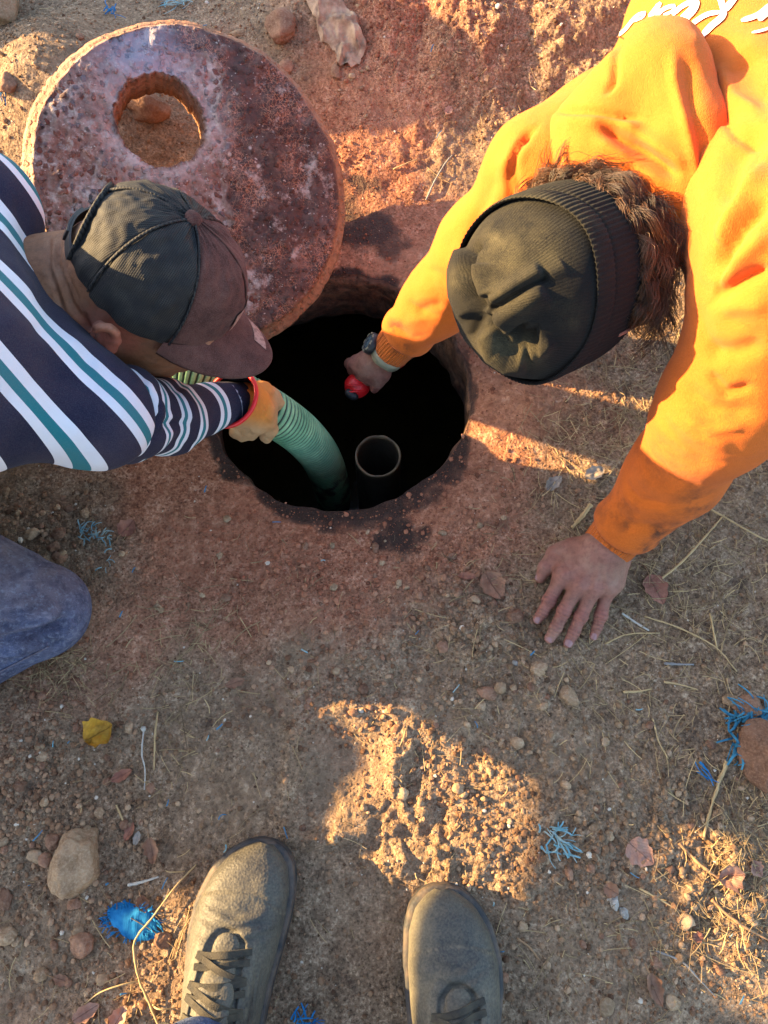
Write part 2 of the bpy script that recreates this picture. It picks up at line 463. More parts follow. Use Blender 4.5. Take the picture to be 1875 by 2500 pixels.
# what the soil is made of: red clay round the opening, wet sludge on its edge, grey trampled soil, straw-coloured dust
x, y = gv[:, 0], gv[:, 1]; hd, wob = ground_masks(x, y); ppx, ppy = pix(gv)
big = fbm2(x, y, 5, 4, 55)
def redness(x, y):
    hd, wob = ground_masks(x, y); big = fbm2(x, y, 5, 4, 55)
    red = np.exp(-((x - P(700, 1330)[0]) / .24) ** 2 - ((y - .33) / .15) ** 2) * 1.0 + .95 * np.exp(-np.maximum(hd, 0) / .10) + 1.25 * np.exp(-((x - P(880, 400)[0]) / .22) ** 2 - ((y - 1.05) / .30) ** 2) \
        + .5 * np.exp(-((x - P(400, 1600)[0]) / .2) ** 2 - ((y - .18) / .1) ** 2)
    return np.clip(red * (.95 + .45 * big) + .12 + .16 * big, 0, 1)
red = redness(x, y)
ring = fbm2(x, y, 22, 4, 66)
lower = sstep(.75, .45, y)
wet = np.clip(1.3 - np.maximum(hd, 0) / np.maximum(.006, .009 + .006 * wob + .020 * sstep(.55, .40, y)) + .8 * ring, 0, 1) * (.35 + .65 * np.clip(lower + sstep(.72, .8, y), 0, 1))
for (a, b, r, w) in ((985, 1305, .032, 1.0), (930, 1320, .018, .9), (1030, 1300, .02, .9), (1060, 1190, .025, .7), (900, 470, .03, .75), (880, 560, .06, .8), (960, 600, .05, .6), (1240, 1230, .03, .35), (1200, 1190, .02, .4),(640, 1190, .02, .35)):
    c = P(a, b); wet = np.maximum(wet, np.clip(w * 1.5 * np.exp(-((x - c[0]) ** 2 + (y - c[1]) ** 2) / r ** 2) + .55 * ring - .35, 0, w))
dust = np.clip(.5 + .9 * fbm2(x, y, 3.2, 3, 71), 0, 1)
pck = .35 + .9 * fbm2(x, y, 5.5, 3, 141) + .5 * np.exp(-np.maximum(hd, 0) / .07) - 1.2 * np.clip(crumb_mask(x, y), 0, 1)
for (a, b, r) in ((1180, 1150, .06), (1250, 1010, .08), (760, 1560, .05), (680, 1350, .06), (835, 1890, .06), (1050, 1250, .05), (470, 1330, .06), (1000, 700, .08), (640, 1700, .05), (1400, 1850, .05)):
    c = P(a, b); pck = np.maximum(pck, 1.1 * np.exp(-((x - c[0]) ** 2 + (y - c[1]) ** 2) / r ** 2))
attr(gme, "packed", np.clip(pck, 0, 1)); attr(gme, "red", red); attr(gme, "wet", np.clip(wet, 0, 1)); attr(gme, "dust", dust)
m = NT("soil")
n1 = m.noise(38, 6, .66); n2 = m.noise(9, 5, .6); n3 = m.noise(260, 4, .68)
wv_ = m.N.new('ShaderNodeVectorMath'); wv_.operation = 'ADD'; m.L.new(m.pos(), wv_.inputs[0]); m.L.new(m.vscale(m.noise(140, 2, .6, out='Color'), (.006, .006, .006)), wv_.inputs[1])
vA = m.voro(190, out="Color", vec=wv_.outputs[0]); vAd = m.voro(190, vec=wv_.outputs[0]); vB = m.voro(420, out="Color", vec=wv_.outputs[0])
pk = m.ramp(m.math('ADD', m.at('packed'), m.math('MULTIPLY', m.math('SUBTRACT', n2, .5), .8)), [(.35, 1.), (.65, .42)])
n3c = m.math('ADD', .5, m.math('MULTIPLY', m.math('SUBTRACT', n3, .5), pk))
tone = m.math('ADD', m.math('MULTIPLY', n1, .38), m.math('ADD', m.math('MULTIPLY', m.ramp(vA, [(0., 0.), (1., 1.)]), .14), m.math('MULTIPLY', n3c, .50)))
grey = m.ramp(tone, [(.30, srgb(44, 33, 25)), (.43, srgb(98, 77, 58)), (.55, srgb(140, 114, 89)), (.70, srgb(202, 176, 144))])
redc = m.ramp(tone, [(.30, srgb(66, 36, 24)), (.43, srgb(130, 80, 56)), (.55, srgb(166, 112, 83)), (.70, srgb(216, 168, 136))])
rf = m.math('ADD', m.at("red"), m.math('MULTIPLY', m.math('SUBTRACT', n2, .5), .9))
col = m.mix(m.ramp(rf, [(.25, 0.), (.75, 1.)]), grey, redc)
col = m.mix(m.math('MULTIPLY', m.at("dust"), .4), col, m.mix(.45, col, srgb(186, 156, 124)))
dk = m.math('MULTIPLY', m.ramp(n3c, [(.30, 1.), (.44, 0.)]), .8)  # crevice shade put into the colour: low spots of the grain darkened
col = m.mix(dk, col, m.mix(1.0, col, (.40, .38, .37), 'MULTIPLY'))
speck = m.ramp(m.voro(95, out="Color"), [(.93, 0.), (.95, 1.)])
sd = m.ramp(m.voro(95), [(.14, 1.), (.22, 0.)])
col = m.mix(m.math('MULTIPLY', m.math('MULTIPLY', speck, sd), .7), col, srgb(205, 188, 165))
wf = m.ramp(m.math('ADD', m.at("wet"), m.math('MULTIPLY', m.math('SUBTRACT', n1, .5), .7)), [(.22, 0.), (.55, .75), (.9, 1.)])
col = m.mix(wf, col, m.mix(n1, srgb(28, 19, 14), srgb(70, 46, 34)))
nb = m.bump(m.noise(620, 3, .65), .0010, .9); nb = m.bump(m.ramp(vAd, [(.15, 1.), (.6, 0.)]), .0016, .8, nb); nb = m.bump(n3, .0030, 1.0, nb); nb = m.bump(n1, .006, .6, nb)
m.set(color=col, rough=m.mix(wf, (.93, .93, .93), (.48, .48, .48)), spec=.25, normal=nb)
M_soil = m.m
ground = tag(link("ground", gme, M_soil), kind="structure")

# concrete neck of the tank and the void below
m = NT("sludge_concrete")
n1 = m.noise(60, 6, .65); n2 = m.noise(14, 4, .6)
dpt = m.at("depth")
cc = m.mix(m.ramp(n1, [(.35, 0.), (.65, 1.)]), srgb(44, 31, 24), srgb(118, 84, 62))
cc = m.mix(dpt, cc, (.006, .005, .004))  # shade put into the colour: walls go near black with depth
m.set(color=cc, rough=m.ramp(n2, [(.3, .35), (.7, .8)]), spec=.35, normal=m.bump(n1, .012, .9))
M_sludge = m.m
ax3 = np.eye(3)
NA = 200; th = np.linspace(0, 2 * math.pi, NA, endpoint=False)
th2 = np.where(th > math.pi, th - 2 * math.pi, th)
er = HR + .004 * vn2(th2 * 3 + 30, th2 * 0 + 3, 3) + .0022 * vn2(th2 * 9 + 30, th2 * 0 + 9, 4)
rows = []; dep = []
top = G(HC[0] + er * np.cos(th), HC[1] + er * np.sin(th))
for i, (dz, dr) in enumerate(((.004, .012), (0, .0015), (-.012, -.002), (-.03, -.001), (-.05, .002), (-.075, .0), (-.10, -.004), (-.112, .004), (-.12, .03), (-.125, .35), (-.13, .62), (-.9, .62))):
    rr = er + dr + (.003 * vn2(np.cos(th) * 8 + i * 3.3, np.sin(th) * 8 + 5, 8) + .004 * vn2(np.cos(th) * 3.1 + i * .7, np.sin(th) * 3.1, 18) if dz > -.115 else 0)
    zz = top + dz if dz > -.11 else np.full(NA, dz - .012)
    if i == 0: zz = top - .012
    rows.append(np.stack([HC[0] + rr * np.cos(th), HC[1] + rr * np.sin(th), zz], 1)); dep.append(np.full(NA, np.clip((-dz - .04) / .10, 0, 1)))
NR = len(rows); i = np.arange(NR - 1)[:, None] * NA; j = np.arange(NA)[None]; j2 = (j + 1) % NA
tq = np.stack([i + j, i + NA + j, i + NA + j2, i + j2], -1).reshape(-1, 4)
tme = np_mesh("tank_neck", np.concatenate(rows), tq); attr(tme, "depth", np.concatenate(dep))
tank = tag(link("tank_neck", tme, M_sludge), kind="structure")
m = NT("tank_water"); n1 = m.noise(16, 4, .6); sp = m.ramp(m.voro(60), [(.05, 1.), (.09, 0.)])
fl = m.math('MULTIPLY', sp, m.ramp(m.noise(7, 3), [(.55, 0.), (.66, 1.)]))
m.set(color=m.mix(fl, m.mix(n1, (.010, .008, .004), (.045, .034, .012)), (.35, .28, .10)), rough=.16, spec=.5, normal=m.bump(n1, .01, .3))
wv, wq = lathe([(.001, 0), (.3, 0), (.82, 0)], (HC[0], HC[1], -.62), ax3, 48)
water = tag(link("water", np_mesh("water", wv, wq), m.m), kind="structure")

# ------------------------------------------------------------------ concrete cover lying on the loose earth
m = NT("weathered_cover")
n1 = m.noise(26, 6, .66); n2 = m.noise(7, 4, .6); n3 = m.noise(150, 4, .6)
dw = m.N.new('ShaderNodeVectorMath'); dw.operation = 'ADD'; m.L.new(m.pos(), dw.inputs[0]); m.L.new(m.vscale(m.noise(90, 3, .6, out='Color'), (.013, .013, .013)), dw.inputs[1]); vc = m.voro(95, out="Color", vec=dw.outputs[0]); vd = m.voro(95, vec=dw.outputs[0]); dv = m.N.new('ShaderNodeVectorMath'); dv.operation = 'ADD'; m.L.new(m.pos(), dv.inputs[0]); m.L.new(m.vscale(m.noise(60, 3, .6, out='Color'), (.02, .02, .02)), dv.inputs[1]); ve = m.voro(190, 'DISTANCE_TO_EDGE', vec=dv.outputs[0])
agg = m.ramp(vc, [(.1, srgb(96, 50, 38)), (.4, srgb(132, 82, 66)), (.62, srgb(100, 88, 90)), (.85, srgb(160, 134, 124))], 'CONSTANT')
mort = m.ramp(m.math('ADD', m.math('MULTIPLY', n1, .6), m.math('MULTIPLY', n3, .4)), [(.34, srgb(78, 53, 44)), (.5, srgb(134, 106, 94)), (.66, srgb(186, 166, 156))])
c_left = m.mix(m.ramp(vd, [(.34, 1.), (.48, 0.)]), mort, agg)
c_left = m.mix(m.ramp(m.noise(11, 5, .7), [(.42, 0.), (.58, .9)]), c_left, m.mix(n3, srgb(84, 44, 34), srgb(150, 92, 70)))
c_left = m.mix(m.ramp(m.voro(48, vec=dw.outputs[0]), [(.10, .9), (.20, 0.)]), c_left, srgb(40, 26, 24))
crack = m.ramp(m.math('ADD', ve, m.math('MULTIPLY', m.math('SUBTRACT', n3, .5), .10)), [(.02, 1.), (.10, 0.)])
c_right = m.mix(m.math('MULTIPLY', crack, m.ramp(m.noise(16, 4, .7), [(.44, 0.), (.60, .85)])), m.ramp(n1, [(.3, srgb(40, 26, 23)), (.55, srgb(74, 48, 40)), (.75, srgb(124, 84, 66))]), srgb(176, 122, 92))
wp = m.ramp(m.math('ADD', m.voro(38, out="Distance"), m.math('MULTIPLY', n3, .1)), [(.12, 1.), (.2, 0.)])
c_right = m.mix(m.math('MULTIPLY', wp, m.ramp(n2, [(.5, 0.), (.6, .8)])), c_right, srgb(200, 184, 170))
side = m.ramp(m.math('ADD', m.at("scab"), m.math('MULTIPLY', m.math('SUBTRACT', n1, .5), .9)), [(.40, 0.), (.58, 1.)])
cc = m.mix(m.math('MULTIPLY', side, .85), c_left, c_right)
cc = m.mix(m.ramp(m.voro(120, vec=dw.outputs[0]), [(.08, .75), (.16, 0.)]), cc, srgb(188, 168, 154))
cc = m.mix(m.math('MULTIPLY', m.ramp(m.noise(22, 6, .72), [(.56, 0.), (.66, 1.)]), .7), cc, m.mix(n3, srgb(150, 128, 116), srgb(206, 190, 178)))
cc = m.mix(m.ramp(m.noise(17, 6, .74), [(.60, 0.), (.68, .75)]), cc, srgb(46, 26, 20))
cc = m.mix(m.math('MULTIPLY', m.at("pale"), m.ramp(n1, [(.35, .3), (.6, .9)])), cc, srgb(202, 172, 162))
cc = m.mix(m.math('MULTIPLY', m.at("blue"), .5), cc, srgb(150, 158, 178))
cc = m.mix(m.math('MULTIPLY', m.at("rimc"), m.ramp(n1, [(.3, .4), (.6, 1.)])), cc, m.mix(n3, srgb(112, 68, 44), srgb(182, 132, 96)))
hb = m.math('ADD', m.math('MULTIPLY', n3, .5), m.math('MULTIPLY', m.ramp(vd, [(.2, 1.), (.45, 0.)]), .7))
nb = m.bump(hb, .004, .9); nb = m.bump(n1, .008, .7, nb)
m.set(color=cc, rough=m.ramp(n2, [(.3, .55), (.7, .9)]), spec=.35, normal=nb)
M_cover = m.m
lu = unit(np.cross([0, 1, 0], LIDN)); lv = np.cross(LIDN, lu)
hole_px = P(393, 295, .22)
def on_lid(px, py):
    o = np.array([0, 0, CAMH]); d = P(px, py, 0) - o; t = (LIDC - o).dot(LIDN) / d.dot(LIDN); w = o + t * d - LIDC
    return w.dot(lu), w.dot(lv)
hc = np.array(on_lid(392, 292)); hr = .5 * (np.hypot(*(np.array(on_lid(282, 290)) - hc)) + np.hypot(*(np.array(on_lid(498, 300)) - hc))) * .98
RT, RB = .228, .247
na = 300; a = np.linspace(0, 2 * math.pi, na, endpoint=False)
a2 = np.where(a > math.pi, a - 2 * math.pi, a)
def rough_circle(r, amp, s): return r + amp * (vn2(np.cos(a) * 5 + s, np.sin(a) * 5, s) + .6 * vn2(np.cos(a) * 17 + s, np.sin(a) * 17, s + 1) + .4 * vn2(np.cos(a) * 45 + s, np.sin(a) * 45, s + 2))
inner = hc[None] + rough_circle(hr, .0022, 5)[:, None] * np.stack([np.cos(a), np.sin(a)], 1)
# outer points along the same rays from the small hole's centre
d = np.stack([np.cos(a), np.sin(a)], 1); bq = d @ hc; outr = -bq + np.sqrt(bq * bq - (hc @ hc - RT ** 2))
outer = hc[None] + outr[:, None] * d
oa = np.arctan2(outer[:, 1], outer[:, 0])
jit = .0022 * (vn2(np.cos(oa) * 4 + 3, np.sin(oa) * 4, 15) + .35 * vn2(np.cos(oa) * 13, np.sin(oa) * 13, 16) + .7 * np.minimum(0, vn2(np.cos(oa) * 30, np.sin(oa) * 30, 17)))
od = np.stack([np.cos(oa), np.sin(oa)], 1)
rows2 = []; rim = []
def row(xy, h, r): rows2.append(np.concatenate([xy, np.broadcast_to(h, (na,))[:, None]], 1)); rim.append(np.broadcast_to(r, (na,)))
row(inner, -.082, .9); row(inner, -.045, .8); row(inner + .0005 * d, -.012, .5); row(inner + .0025 * d, -.003, .1)
NRR = 60
for t in np.linspace(0, 1, NRR)[1:-1]:
    w = t ** .9
    row((inner + .003 * d) * (1 - w) + (outer + (jit[:, None] - .004) * od) * w, 0.0, 0)
row(outer + (jit[:, None] - .0035) * od, -.001, .2); row(outer + jit[:, None] * od, -.006, .7); row(outer + (jit[:, None] + .001) * od, -.026, .9)
row(od * (RT + .001) + jit[:, None] * od * .5, -.033, 1); row(od * (RB - .006 + jit[:, None]), -.037, 1); row(od * (RB + 1.3 * jit[:, None]), -.042, 1)
row(od * (RB + jit[:, None]), -.075, 1); row(od * (RB - .01 + jit[:, None]), -.083, 1); 
R2 = np.stack(rows2); nR = len(R2); lx, ly, lz = R2[..., 0], R2[..., 1], R2[..., 2].copy()
rad = np.hypot(lx, ly); hd2 = np.hypot(lx - hc[0], ly - hc[1]) - hr
topm = (lz > -.0005)
lpx, lpy = pix(LIDC + lx[..., None] * lu + ly[..., None] * lv)
scab = np.clip(sstep(520, 590, lpx + 40 * fbm2(lx, ly, 18, 3, 33) - .1 * (lpy - 300)) + sstep(170, 110, lpy + 25 * fbm2(lx, ly, 14, 3, 37)) * sstep(330, 420, lpx), 0, 1) * sstep(.006, .03, hd2)
lz += topm * (.0034 * fbm2(lx, ly, 30, 4, 34) + .0016 * scab * clods2(lx, ly, .012, 35) / .005 - .004 * np.exp(-np.maximum(hd2, 0) / .02) + .0035 * (1 - scab) * np.minimum(0, fbm2(lx, ly, 75, 2, 36)) )
lz += topm * .004 * np.exp(-((scab - .5) / .2) ** 2)
lv3 = LIDC + lx[..., None] * lu + ly[..., None] * lv + lz[..., None] * LIDN
i = np.arange(nR)[:, None] * na; i2 = np.roll(np.arange(nR), -1)[:, None] * na; j = np.arange(na)[None]; j2 = (j + 1) % na
lq = np.stack([i + j, i2 + j, i2 + j2, i + j2], -1).reshape(-1, 4)
lme = np_mesh("tank_cover", lv3.reshape(-1, 3), lq)
attr(lme, "scab", scab.ravel()); attr(lme, "rimc", np.stack(rim).ravel())
attr(lme, "pale", (np.exp(-(np.maximum(hd2, 0) / .03) ** 1.5) * topm * .65).ravel())
attr(lme, "blue", (np.exp(-((lx + .10) / .06) ** 2 - ((ly - .17) / .05) ** 2) * topm).ravel())
cover = tag(link("tank_cover", lme, M_cover), "round rusty brown concrete tank cover with an off-centre hole, tilted on the dirt", "cover")

# baffle pipe standing in the tank
m = NT("grimy_pipe"); n1 = m.noise(40, 5, .6)
m.set(color=m.mix(m.math('MULTIPLY', m.at('lit_lip'), m.ramp(n1, [(.35, .3), (.6, 1.)])), (.075, .06, .042), srgb(150, 128, 94)), rough=.45, normal=m.bump(n1, .004, .6))  # rim painted bright as if lit, body painted dark; grime from noise
M_pipe = m.m
pc = P(923, 1112, -.20); R_ = .5 * .0865
pv, pq = lathe([(R_ - .005, -.42), (R_ - .005, -.02), (R_ - .005, -.010), (R_ - .005, -.003), (R_ - .003, 0), (R_ - .001, 0), (R_, -.003), (R_, -.010), (R_, -.02), (R_, -.42)], pc, ax3, 48)
pv[:, 2] += .002 * vn2(pv[:, 0] * 90, pv[:, 1] * 90, 2) * (pv[:, 2] > pc[2] - .01)
pme = np_mesh("baffle_pipe", pv, pq); attr(pme, "lit_lip", sstep(pc[2] - .012, pc[2] - .003, pv[:, 2]))
tag(link("baffle_pipe", pme, M_pipe), "open grimy round pipe end standing inside the dark tank hole", "pipe")
# ------------------------------------------------------------------ people: shared pieces
def crease(px, py, line, w, depth, side_w=None, taper=.2):
    """a fold along a line: positive depth is a ridge"""
    d, s, al = poly_d(px, py, line)
    ww = np.where(s > 0, w if side_w is None else side_w, w)
    tp = sstep(0, taper, al) * sstep(1, 1 - taper, al) if taper > 0 else 1.0
    return depth * np.exp(-(d / ww) ** 2) * tp
def frame(U, Fd):
    U = unit(U); Fd = unit(Fd - np.dot(Fd, U) * U); return U, Fd, np.cross(Fd, U)
def img_dir(p, dx, dy, toward):
    r, u, c = basis(p); return dx * r + dy * u + toward * c
# materials
def fabric(name, base, dirt=None, fuzz=1200, amt=.0008, sheen=.3, var=.12):
    m = NT(name); ribs = m.math('MULTIPLY', m.math('SINE', m.at('rib')), m.at('ribm')); n = m.noise(9, 4, .6); f = m.noise(fuzz, 2, .6)
    c = m.mix(m.ramp(n, [(.3, 0.), (.7, 1.)]), tuple(x * (1 - var) for x in base), tuple(min(1, x * (1 + var)) for x in base))
    c = m.mix(m.ramp(m.noise(fuzz * .45, 2, .7), [(.3, .0), (.75, .55)]), c, tuple(min(1, x * 1.28 + .006) for x in base))
    if dirt is not None:
        dm = m.math('MULTIPLY', m.at("dirt"), m.ramp(m.noise(45, 5, .68), [(.42, 0.), (.62, 1.)])); c = m.mix(dm, c, dirt)
    m.set(color=c, rough=.95, spec=.15, sheen=sheen, normal=m.bump(ribs, .0012, .8, m.bump(m.noise(60, 4, .6), .0025, .45, m.bump(f, amt, .8)))); m.b.inputs["Sheen Roughness"].default_value = .5
    return m.m
M_orange = fabric("orange_fleece", srgb(184, 92, 29), srgb(50, 40, 33), 900, .0014, .06)
def skin(name, a, b, dusty):
    m = NT(name); n = m.noise(38, 5, .65); f = m.noise(420, 3, .6)
    c = m.mix(m.ramp(n, [(.3, 0.), (.7, 1.)]), a, b)
    c = m.mix(m.math('MULTIPLY', m.at("flush"), .75), c, dusty)
    c = m.mix(m.ramp(m.noise(150, 4, .7), [(.46, 0.), (.70, .5)]), c, tuple(x * .5 for x in a)); c = m.mix(m.ramp(m.noise(26, 5, .7), [(.5, 0.), (.72, .45)]), c, srgb(150, 124, 104)); c = m.mix(m.math('MULTIPLY', m.ramp(m.at('wrinkle'), [(.0, 0.), (.4, 1.)]), .5), c, tuple(x * .5 for x in a))
    vv = m.ramp(m.voro(520, 'DISTANCE_TO_EDGE'), [(.0, 0.), (.12, 1.)])
    m.set(color=c, rough=.58, spec=.35, sss=.02, normal=m.bump(f, .0007, .6, m.bump(vv, .00035, .5, m.bump(m.at("wrinkle"), .0012, .9))))
    m.b.inputs["Subsurface Radius"].default_value = (.006, .003, .0015)
    return m.m
M_skin = skin("tanned_skin", srgb(118, 76, 62), srgb(146, 100, 84), srgb(150, 82, 74))
M_skin2 = skin("brown_skin", srgb(126, 82, 56), srgb(152, 102, 72), srgb(176, 94, 78))
m = NT("nail"); m.set(color=srgb(138, 100, 98), rough=.4, spec=.5); M_nail = m.m
m = NT("black_plastic"); m.set(color=m.mix(m.ramp(m.noise(80, 4), [(.5, 0.), (.75, .5)]), (.012, .012, .014), (.10, .085, .07)), rough=.45, normal=m.bump(m.noise(300), .0006, .5)); M_black = m.m
m = NT("red_plastic"); m.set(color=m.mix(m.ramp(m.noise(60, 4), [(.5, 0.), (.8, .5)]), srgb(214, 30, 34), srgb(120, 40, 30)), rough=.4, normal=m.bump(m.noise(250), .0005, .4)); M_red = m.m
def denim(name, a, b):
    m = NT(name); n = m.noise(14, 5, .6); tw = m.noise(700, 2, .6)
    sm = m.ramp(m.noise(26, 5, .7, vec=m.vscale(m.pos(), (1, 1.6, 1)), dist=1.5), [(.62, 0.), (.68, 1.)])
    c = m.mix(m.ramp(m.math('ADD', m.math('MULTIPLY', n, .7), m.math('MULTIPLY', tw, .3)), [(.35, 0.), (.65, 1.)]), a, b)
    c = m.mix(m.math('MULTIPLY', sm, m.math('MULTIPLY', m.at("dirt"), .8)), c, srgb(158, 160, 180))
    c = m.mix(m.math('MULTIPLY', m.at("dirt"), m.ramp(m.noise(20, 4), [(.3, .45), (.7, .95)])), c, srgb(122, 108, 110))
    c = m.mix(m.ramp(m.noise(75, 5, .72), [(.36, .75), (.55, 0.)]), c, m.mix(1.0, c, (.42, .44, .52), 'MULTIPLY')); c = m.mix(m.ramp(m.noise(160, 4, .7), [(.52, 0.), (.70, .6)]), c, srgb(128, 132, 146))
    m.set(color=c, rough=.95, spec=.08, normal=m.bump(n, .006, .5, m.bump(tw, .0016, 1.0))); return m.m
M_denim = denim("blue_denim", srgb(20, 28, 50), srgb(92, 106, 138))
def rough_attrs(me, n, **kw):
    for k in ("flush", "wrinkle", "dirt"):
        if k in kw: attr(me, k, kw[k])

def face_head(F, c, U, Fd, R, sc=1.0):
    """skull, face, ears and neck stump of a head whose cap line is at c"""
    U, Fd, R = U * sc, Fd * sc, R * sc; A3 = (R / sc, Fd / sc, U / sc)
    F.ell(c + .006 * U, A3, (.073 * sc, .090 * sc, .086 * sc), .02)
    F.ell(c - .055 * U + .03 * Fd, A3, (.058 * sc, .066 * sc, .075 * sc), .03)
    F.ell(c - .118 * U + .062 * Fd, A3, (.026 * sc, .022 * sc, .020 * sc), .02)      # chin
    F.cone(c - .02 * U + .094 * Fd, c - .058 * U + .112 * Fd, .009, .014, .012) # nose
    F.ell(c - .003 * U + .086 * Fd, A3, (.048 * sc, .012 * sc, .010 * sc), .012)      # brow
    for s in (-1, 1):
        F.ell(c - .020 * U + .088 * Fd + s * .032 * R, A3, (.015 * sc, .012 * sc, .009 * sc), .006, sub=True)
        F.ell(c - .020 * U + .080 * Fd + s * .032 * R, A3, (.012 * sc, .012 * sc, .012 * sc), .003)
    F.ell(c - .086 * U + .085 * Fd, A3, (.024 * sc, .011 * sc, .008 * sc), .008)      # lips
    return F
def add_ear(F, c, U, Fd, R, s):
    e = c + s * .077 * R - .034 * U - .008 * Fd
    ring = [e + (.024 * math.cos(t) * .62) * Fd * 1 + (.030 * math.sin(t)) * U + s * (.012 - .006 * math.cos(t)) * R - .004 * Fd for t in np.linspace(-2.2, 2.6, 10)]
    for i in range(len(ring) - 1): F.cone(ring[i], ring[i + 1], .0045, .0045, .004)
    F.ell(e + s * .004 * R - .006 * Fd, (unit(R * s * .8 - Fd * .5), unit(Fd * .8 + R * s * .5), U), (.005, .016, .024), .006)
    F.ell(e - .030 * U + s * .004 * R, (R, Fd, U), (.006, .010, .010), .006)
    return e

# ------------------------------------------------------------------ man in the orange hoodie
SR = P(1935, 620, .44); ER = P(1757, 1010, .30); MR = P(1650, 1155, .185); WR = P(1487, 1333, .062)
SL = P(1330, 420, .32); EL = P(1182, 595, .205); ML = P(1070, 735, .10); WL = P(962, 846, -.005)
T0 = P(1715, 365, .33); T1 = P(1830, 110, .34); T2 = P(2080, -260, .35)
backn = unit(np.array([-.15, -.25, 1.0]))
orange = thing("person", "man in an orange hoodie and black beanie, one hand on the ground", "person", (T2[0] + .1, T2[1], 0))
f = F3()
f.chain([T0, T1, T2], [.105, .155, .17], .05, (backn, 1.3))
f.cone(SL, T0, .060, .10, .05); f.cone(SL, T1, .056, .11, .05); f.cone(SR, T0, .075, .08, .04); f.cone(SR, T1, .08, .12, .06)
f.chain([SL, EL, ML, WL], [.064, .058, .050, .040], .03)
f.chain([SR, ER, MR, WR], [.082, .064, .053, .041], .03)
v, qd = f.mesh(.0042, 3, hi=(1.05, 1.5, .9))
nrm = vnormals(v, qd); px, py = pix(v)
disp = .0035 * fbm3(v, 11, 2, 3) + .0008 * fbm3(v, 34, 3, 9)
up = np.clip(nrm[:, 2] * 1.5 + .3, 0, 1)
# folds: across the back and round the right arm-hole
for ln, w, dp in (([(1875, 300), (1800, 390), (1760, 520)], 26, -.010), ([(1880, 390), (1810, 470), (1735, 640)], 22, .010), ([(1890, 470), (1800, 560), (1735, 690)], 20, -.014),
                  ([(1890, 560), (1800, 640), (1745, 720)], 22, .010), ([(1890, 650), (1800, 690), (1735, 740)], 16, -.012), ([(1890, 740), (1800, 745), (1720, 770)], 22, .007),
                  ([(1880, 830), (1790, 860), (1700, 850)], 22, -.008), ([(1690, 730), (1720, 830), (1760, 900)], 20, -.007), ([(1640, 930), (1730, 1000), (1860, 1010)], 22, -.006),
                  ([(1620, 990), (1700, 1060), (1800, 1090)], 24, .005), ([(1590, 1060), (1660, 1120), (1740, 1150)], 18, -.005), ([(1540, 1130), (1600, 1190), (1700, 1220)], 18, .004),
                  ([(1480, 1235), (1540, 1285), (1640, 1290)], 14, -.005), ([(1500, 1190), (1570, 1240), (1660, 1250)], 14, .003),
                  ([(1800, 130), (1850, 210), (1900, 240)], 40, -.006), ([(1640, 20), (1760, 100), (1900, 120)], 45, .004), ([(1500, 90), (1450, 180), (1340, 300)], 40, .004),
                  ([(1235, 395), (1170, 520), (1150, 640)], 22, -.009), ([(1290, 330), (1215, 440), (1190, 560)], 22, .007), ([(1275, 420), (1240, 520), (1230, 600)], 14, -.007),
                  ([(1090, 560), (1080, 640), (1110, 720)], 24, -.004), ([(1010, 680), (1050, 730), (1110, 750)], 20, .004), ([(960, 790), (1000, 830), (1060, 820)], 12, -.006),
                  ([(945, 760), (990, 790), (1050, 770)], 16, .004), ([(1010, 770), (1050, 745), (1090, 740)], 14, -.006), ([(1300, 300), (1260, 380), (1250, 470)], 10, -.006), ([(1750, 150), (1790, 240), (1870, 280)], 18, .006), ([(1745, 260), (1800, 330), (1880, 345)], 14, -.007), ([(1560, 60), (1500, 110), (1440, 190)], 16, -.005), ([(1720, 900), (1770, 960), (1850, 940)], 12, -.006), ([(1660, 1010), (1740, 1050), (1830, 1040)], 10, .004), ([(1600, 1110), (1650, 1170), (1720, 1190)], 9, -.004), ([(1520, 1165), (1560, 1220), (1640, 1235)], 8, -.004), ([(1040, 650), (1090, 680), (1140, 670)], 12, -.005), ([(985, 730), (1030, 765), (1080, 770)], 9, -.004), ([(1330, 285), (1268, 350), (1240, 440), (1250, 520)], 6, -.005), ([(1730, 545), (1765, 640), (1745, 730), (1700, 770)], 6, -.005), ([(1880, 300), (1835, 420), (1790, 500), (1735, 560)], 7, -.004)):
    disp = disp + crease(px, py, ln, w, dp, taper=.25) * up
# ribbed cuffs: narrower band at each sleeve end
def along(v, a, b): return (v - a) @ (b - a) / ((b - a) @ (b - a))
for a, b, L in ((MR, WR, np.linalg.norm(WR - MR)), (ML, WL, np.linalg.norm(WL - ML))):
    t = along(v, a, b) * L - L; rad = np.linalg.norm(v - a - np.clip(along(v, a, b), 0, 1.3)[:, None] * (b - a), axis=1)
    near = (rad < .07) & (along(v, a, b) > .3)
    disp = disp + near * (-.006 * sstep(-.035, -.026, t) + .003 * np.exp(-((t + .045) / .012) ** 2))
cr1 = fbm3(v * np.array([1, 1, .6]), 6, 1, 31); cr2 = fbm3(v * np.array([.7, 1.2, 1]), 8, 1, 37); msk = sstep(-.2, .5, fbm3(v, 5, 2, 39))
disp = disp - .0022 * np.exp(-(cr1 / .14) ** 2) * msk - .0012 * np.exp(-(cr2 / .12) ** 2) * (1 - msk)
v = v + nrm * disp[:, None]
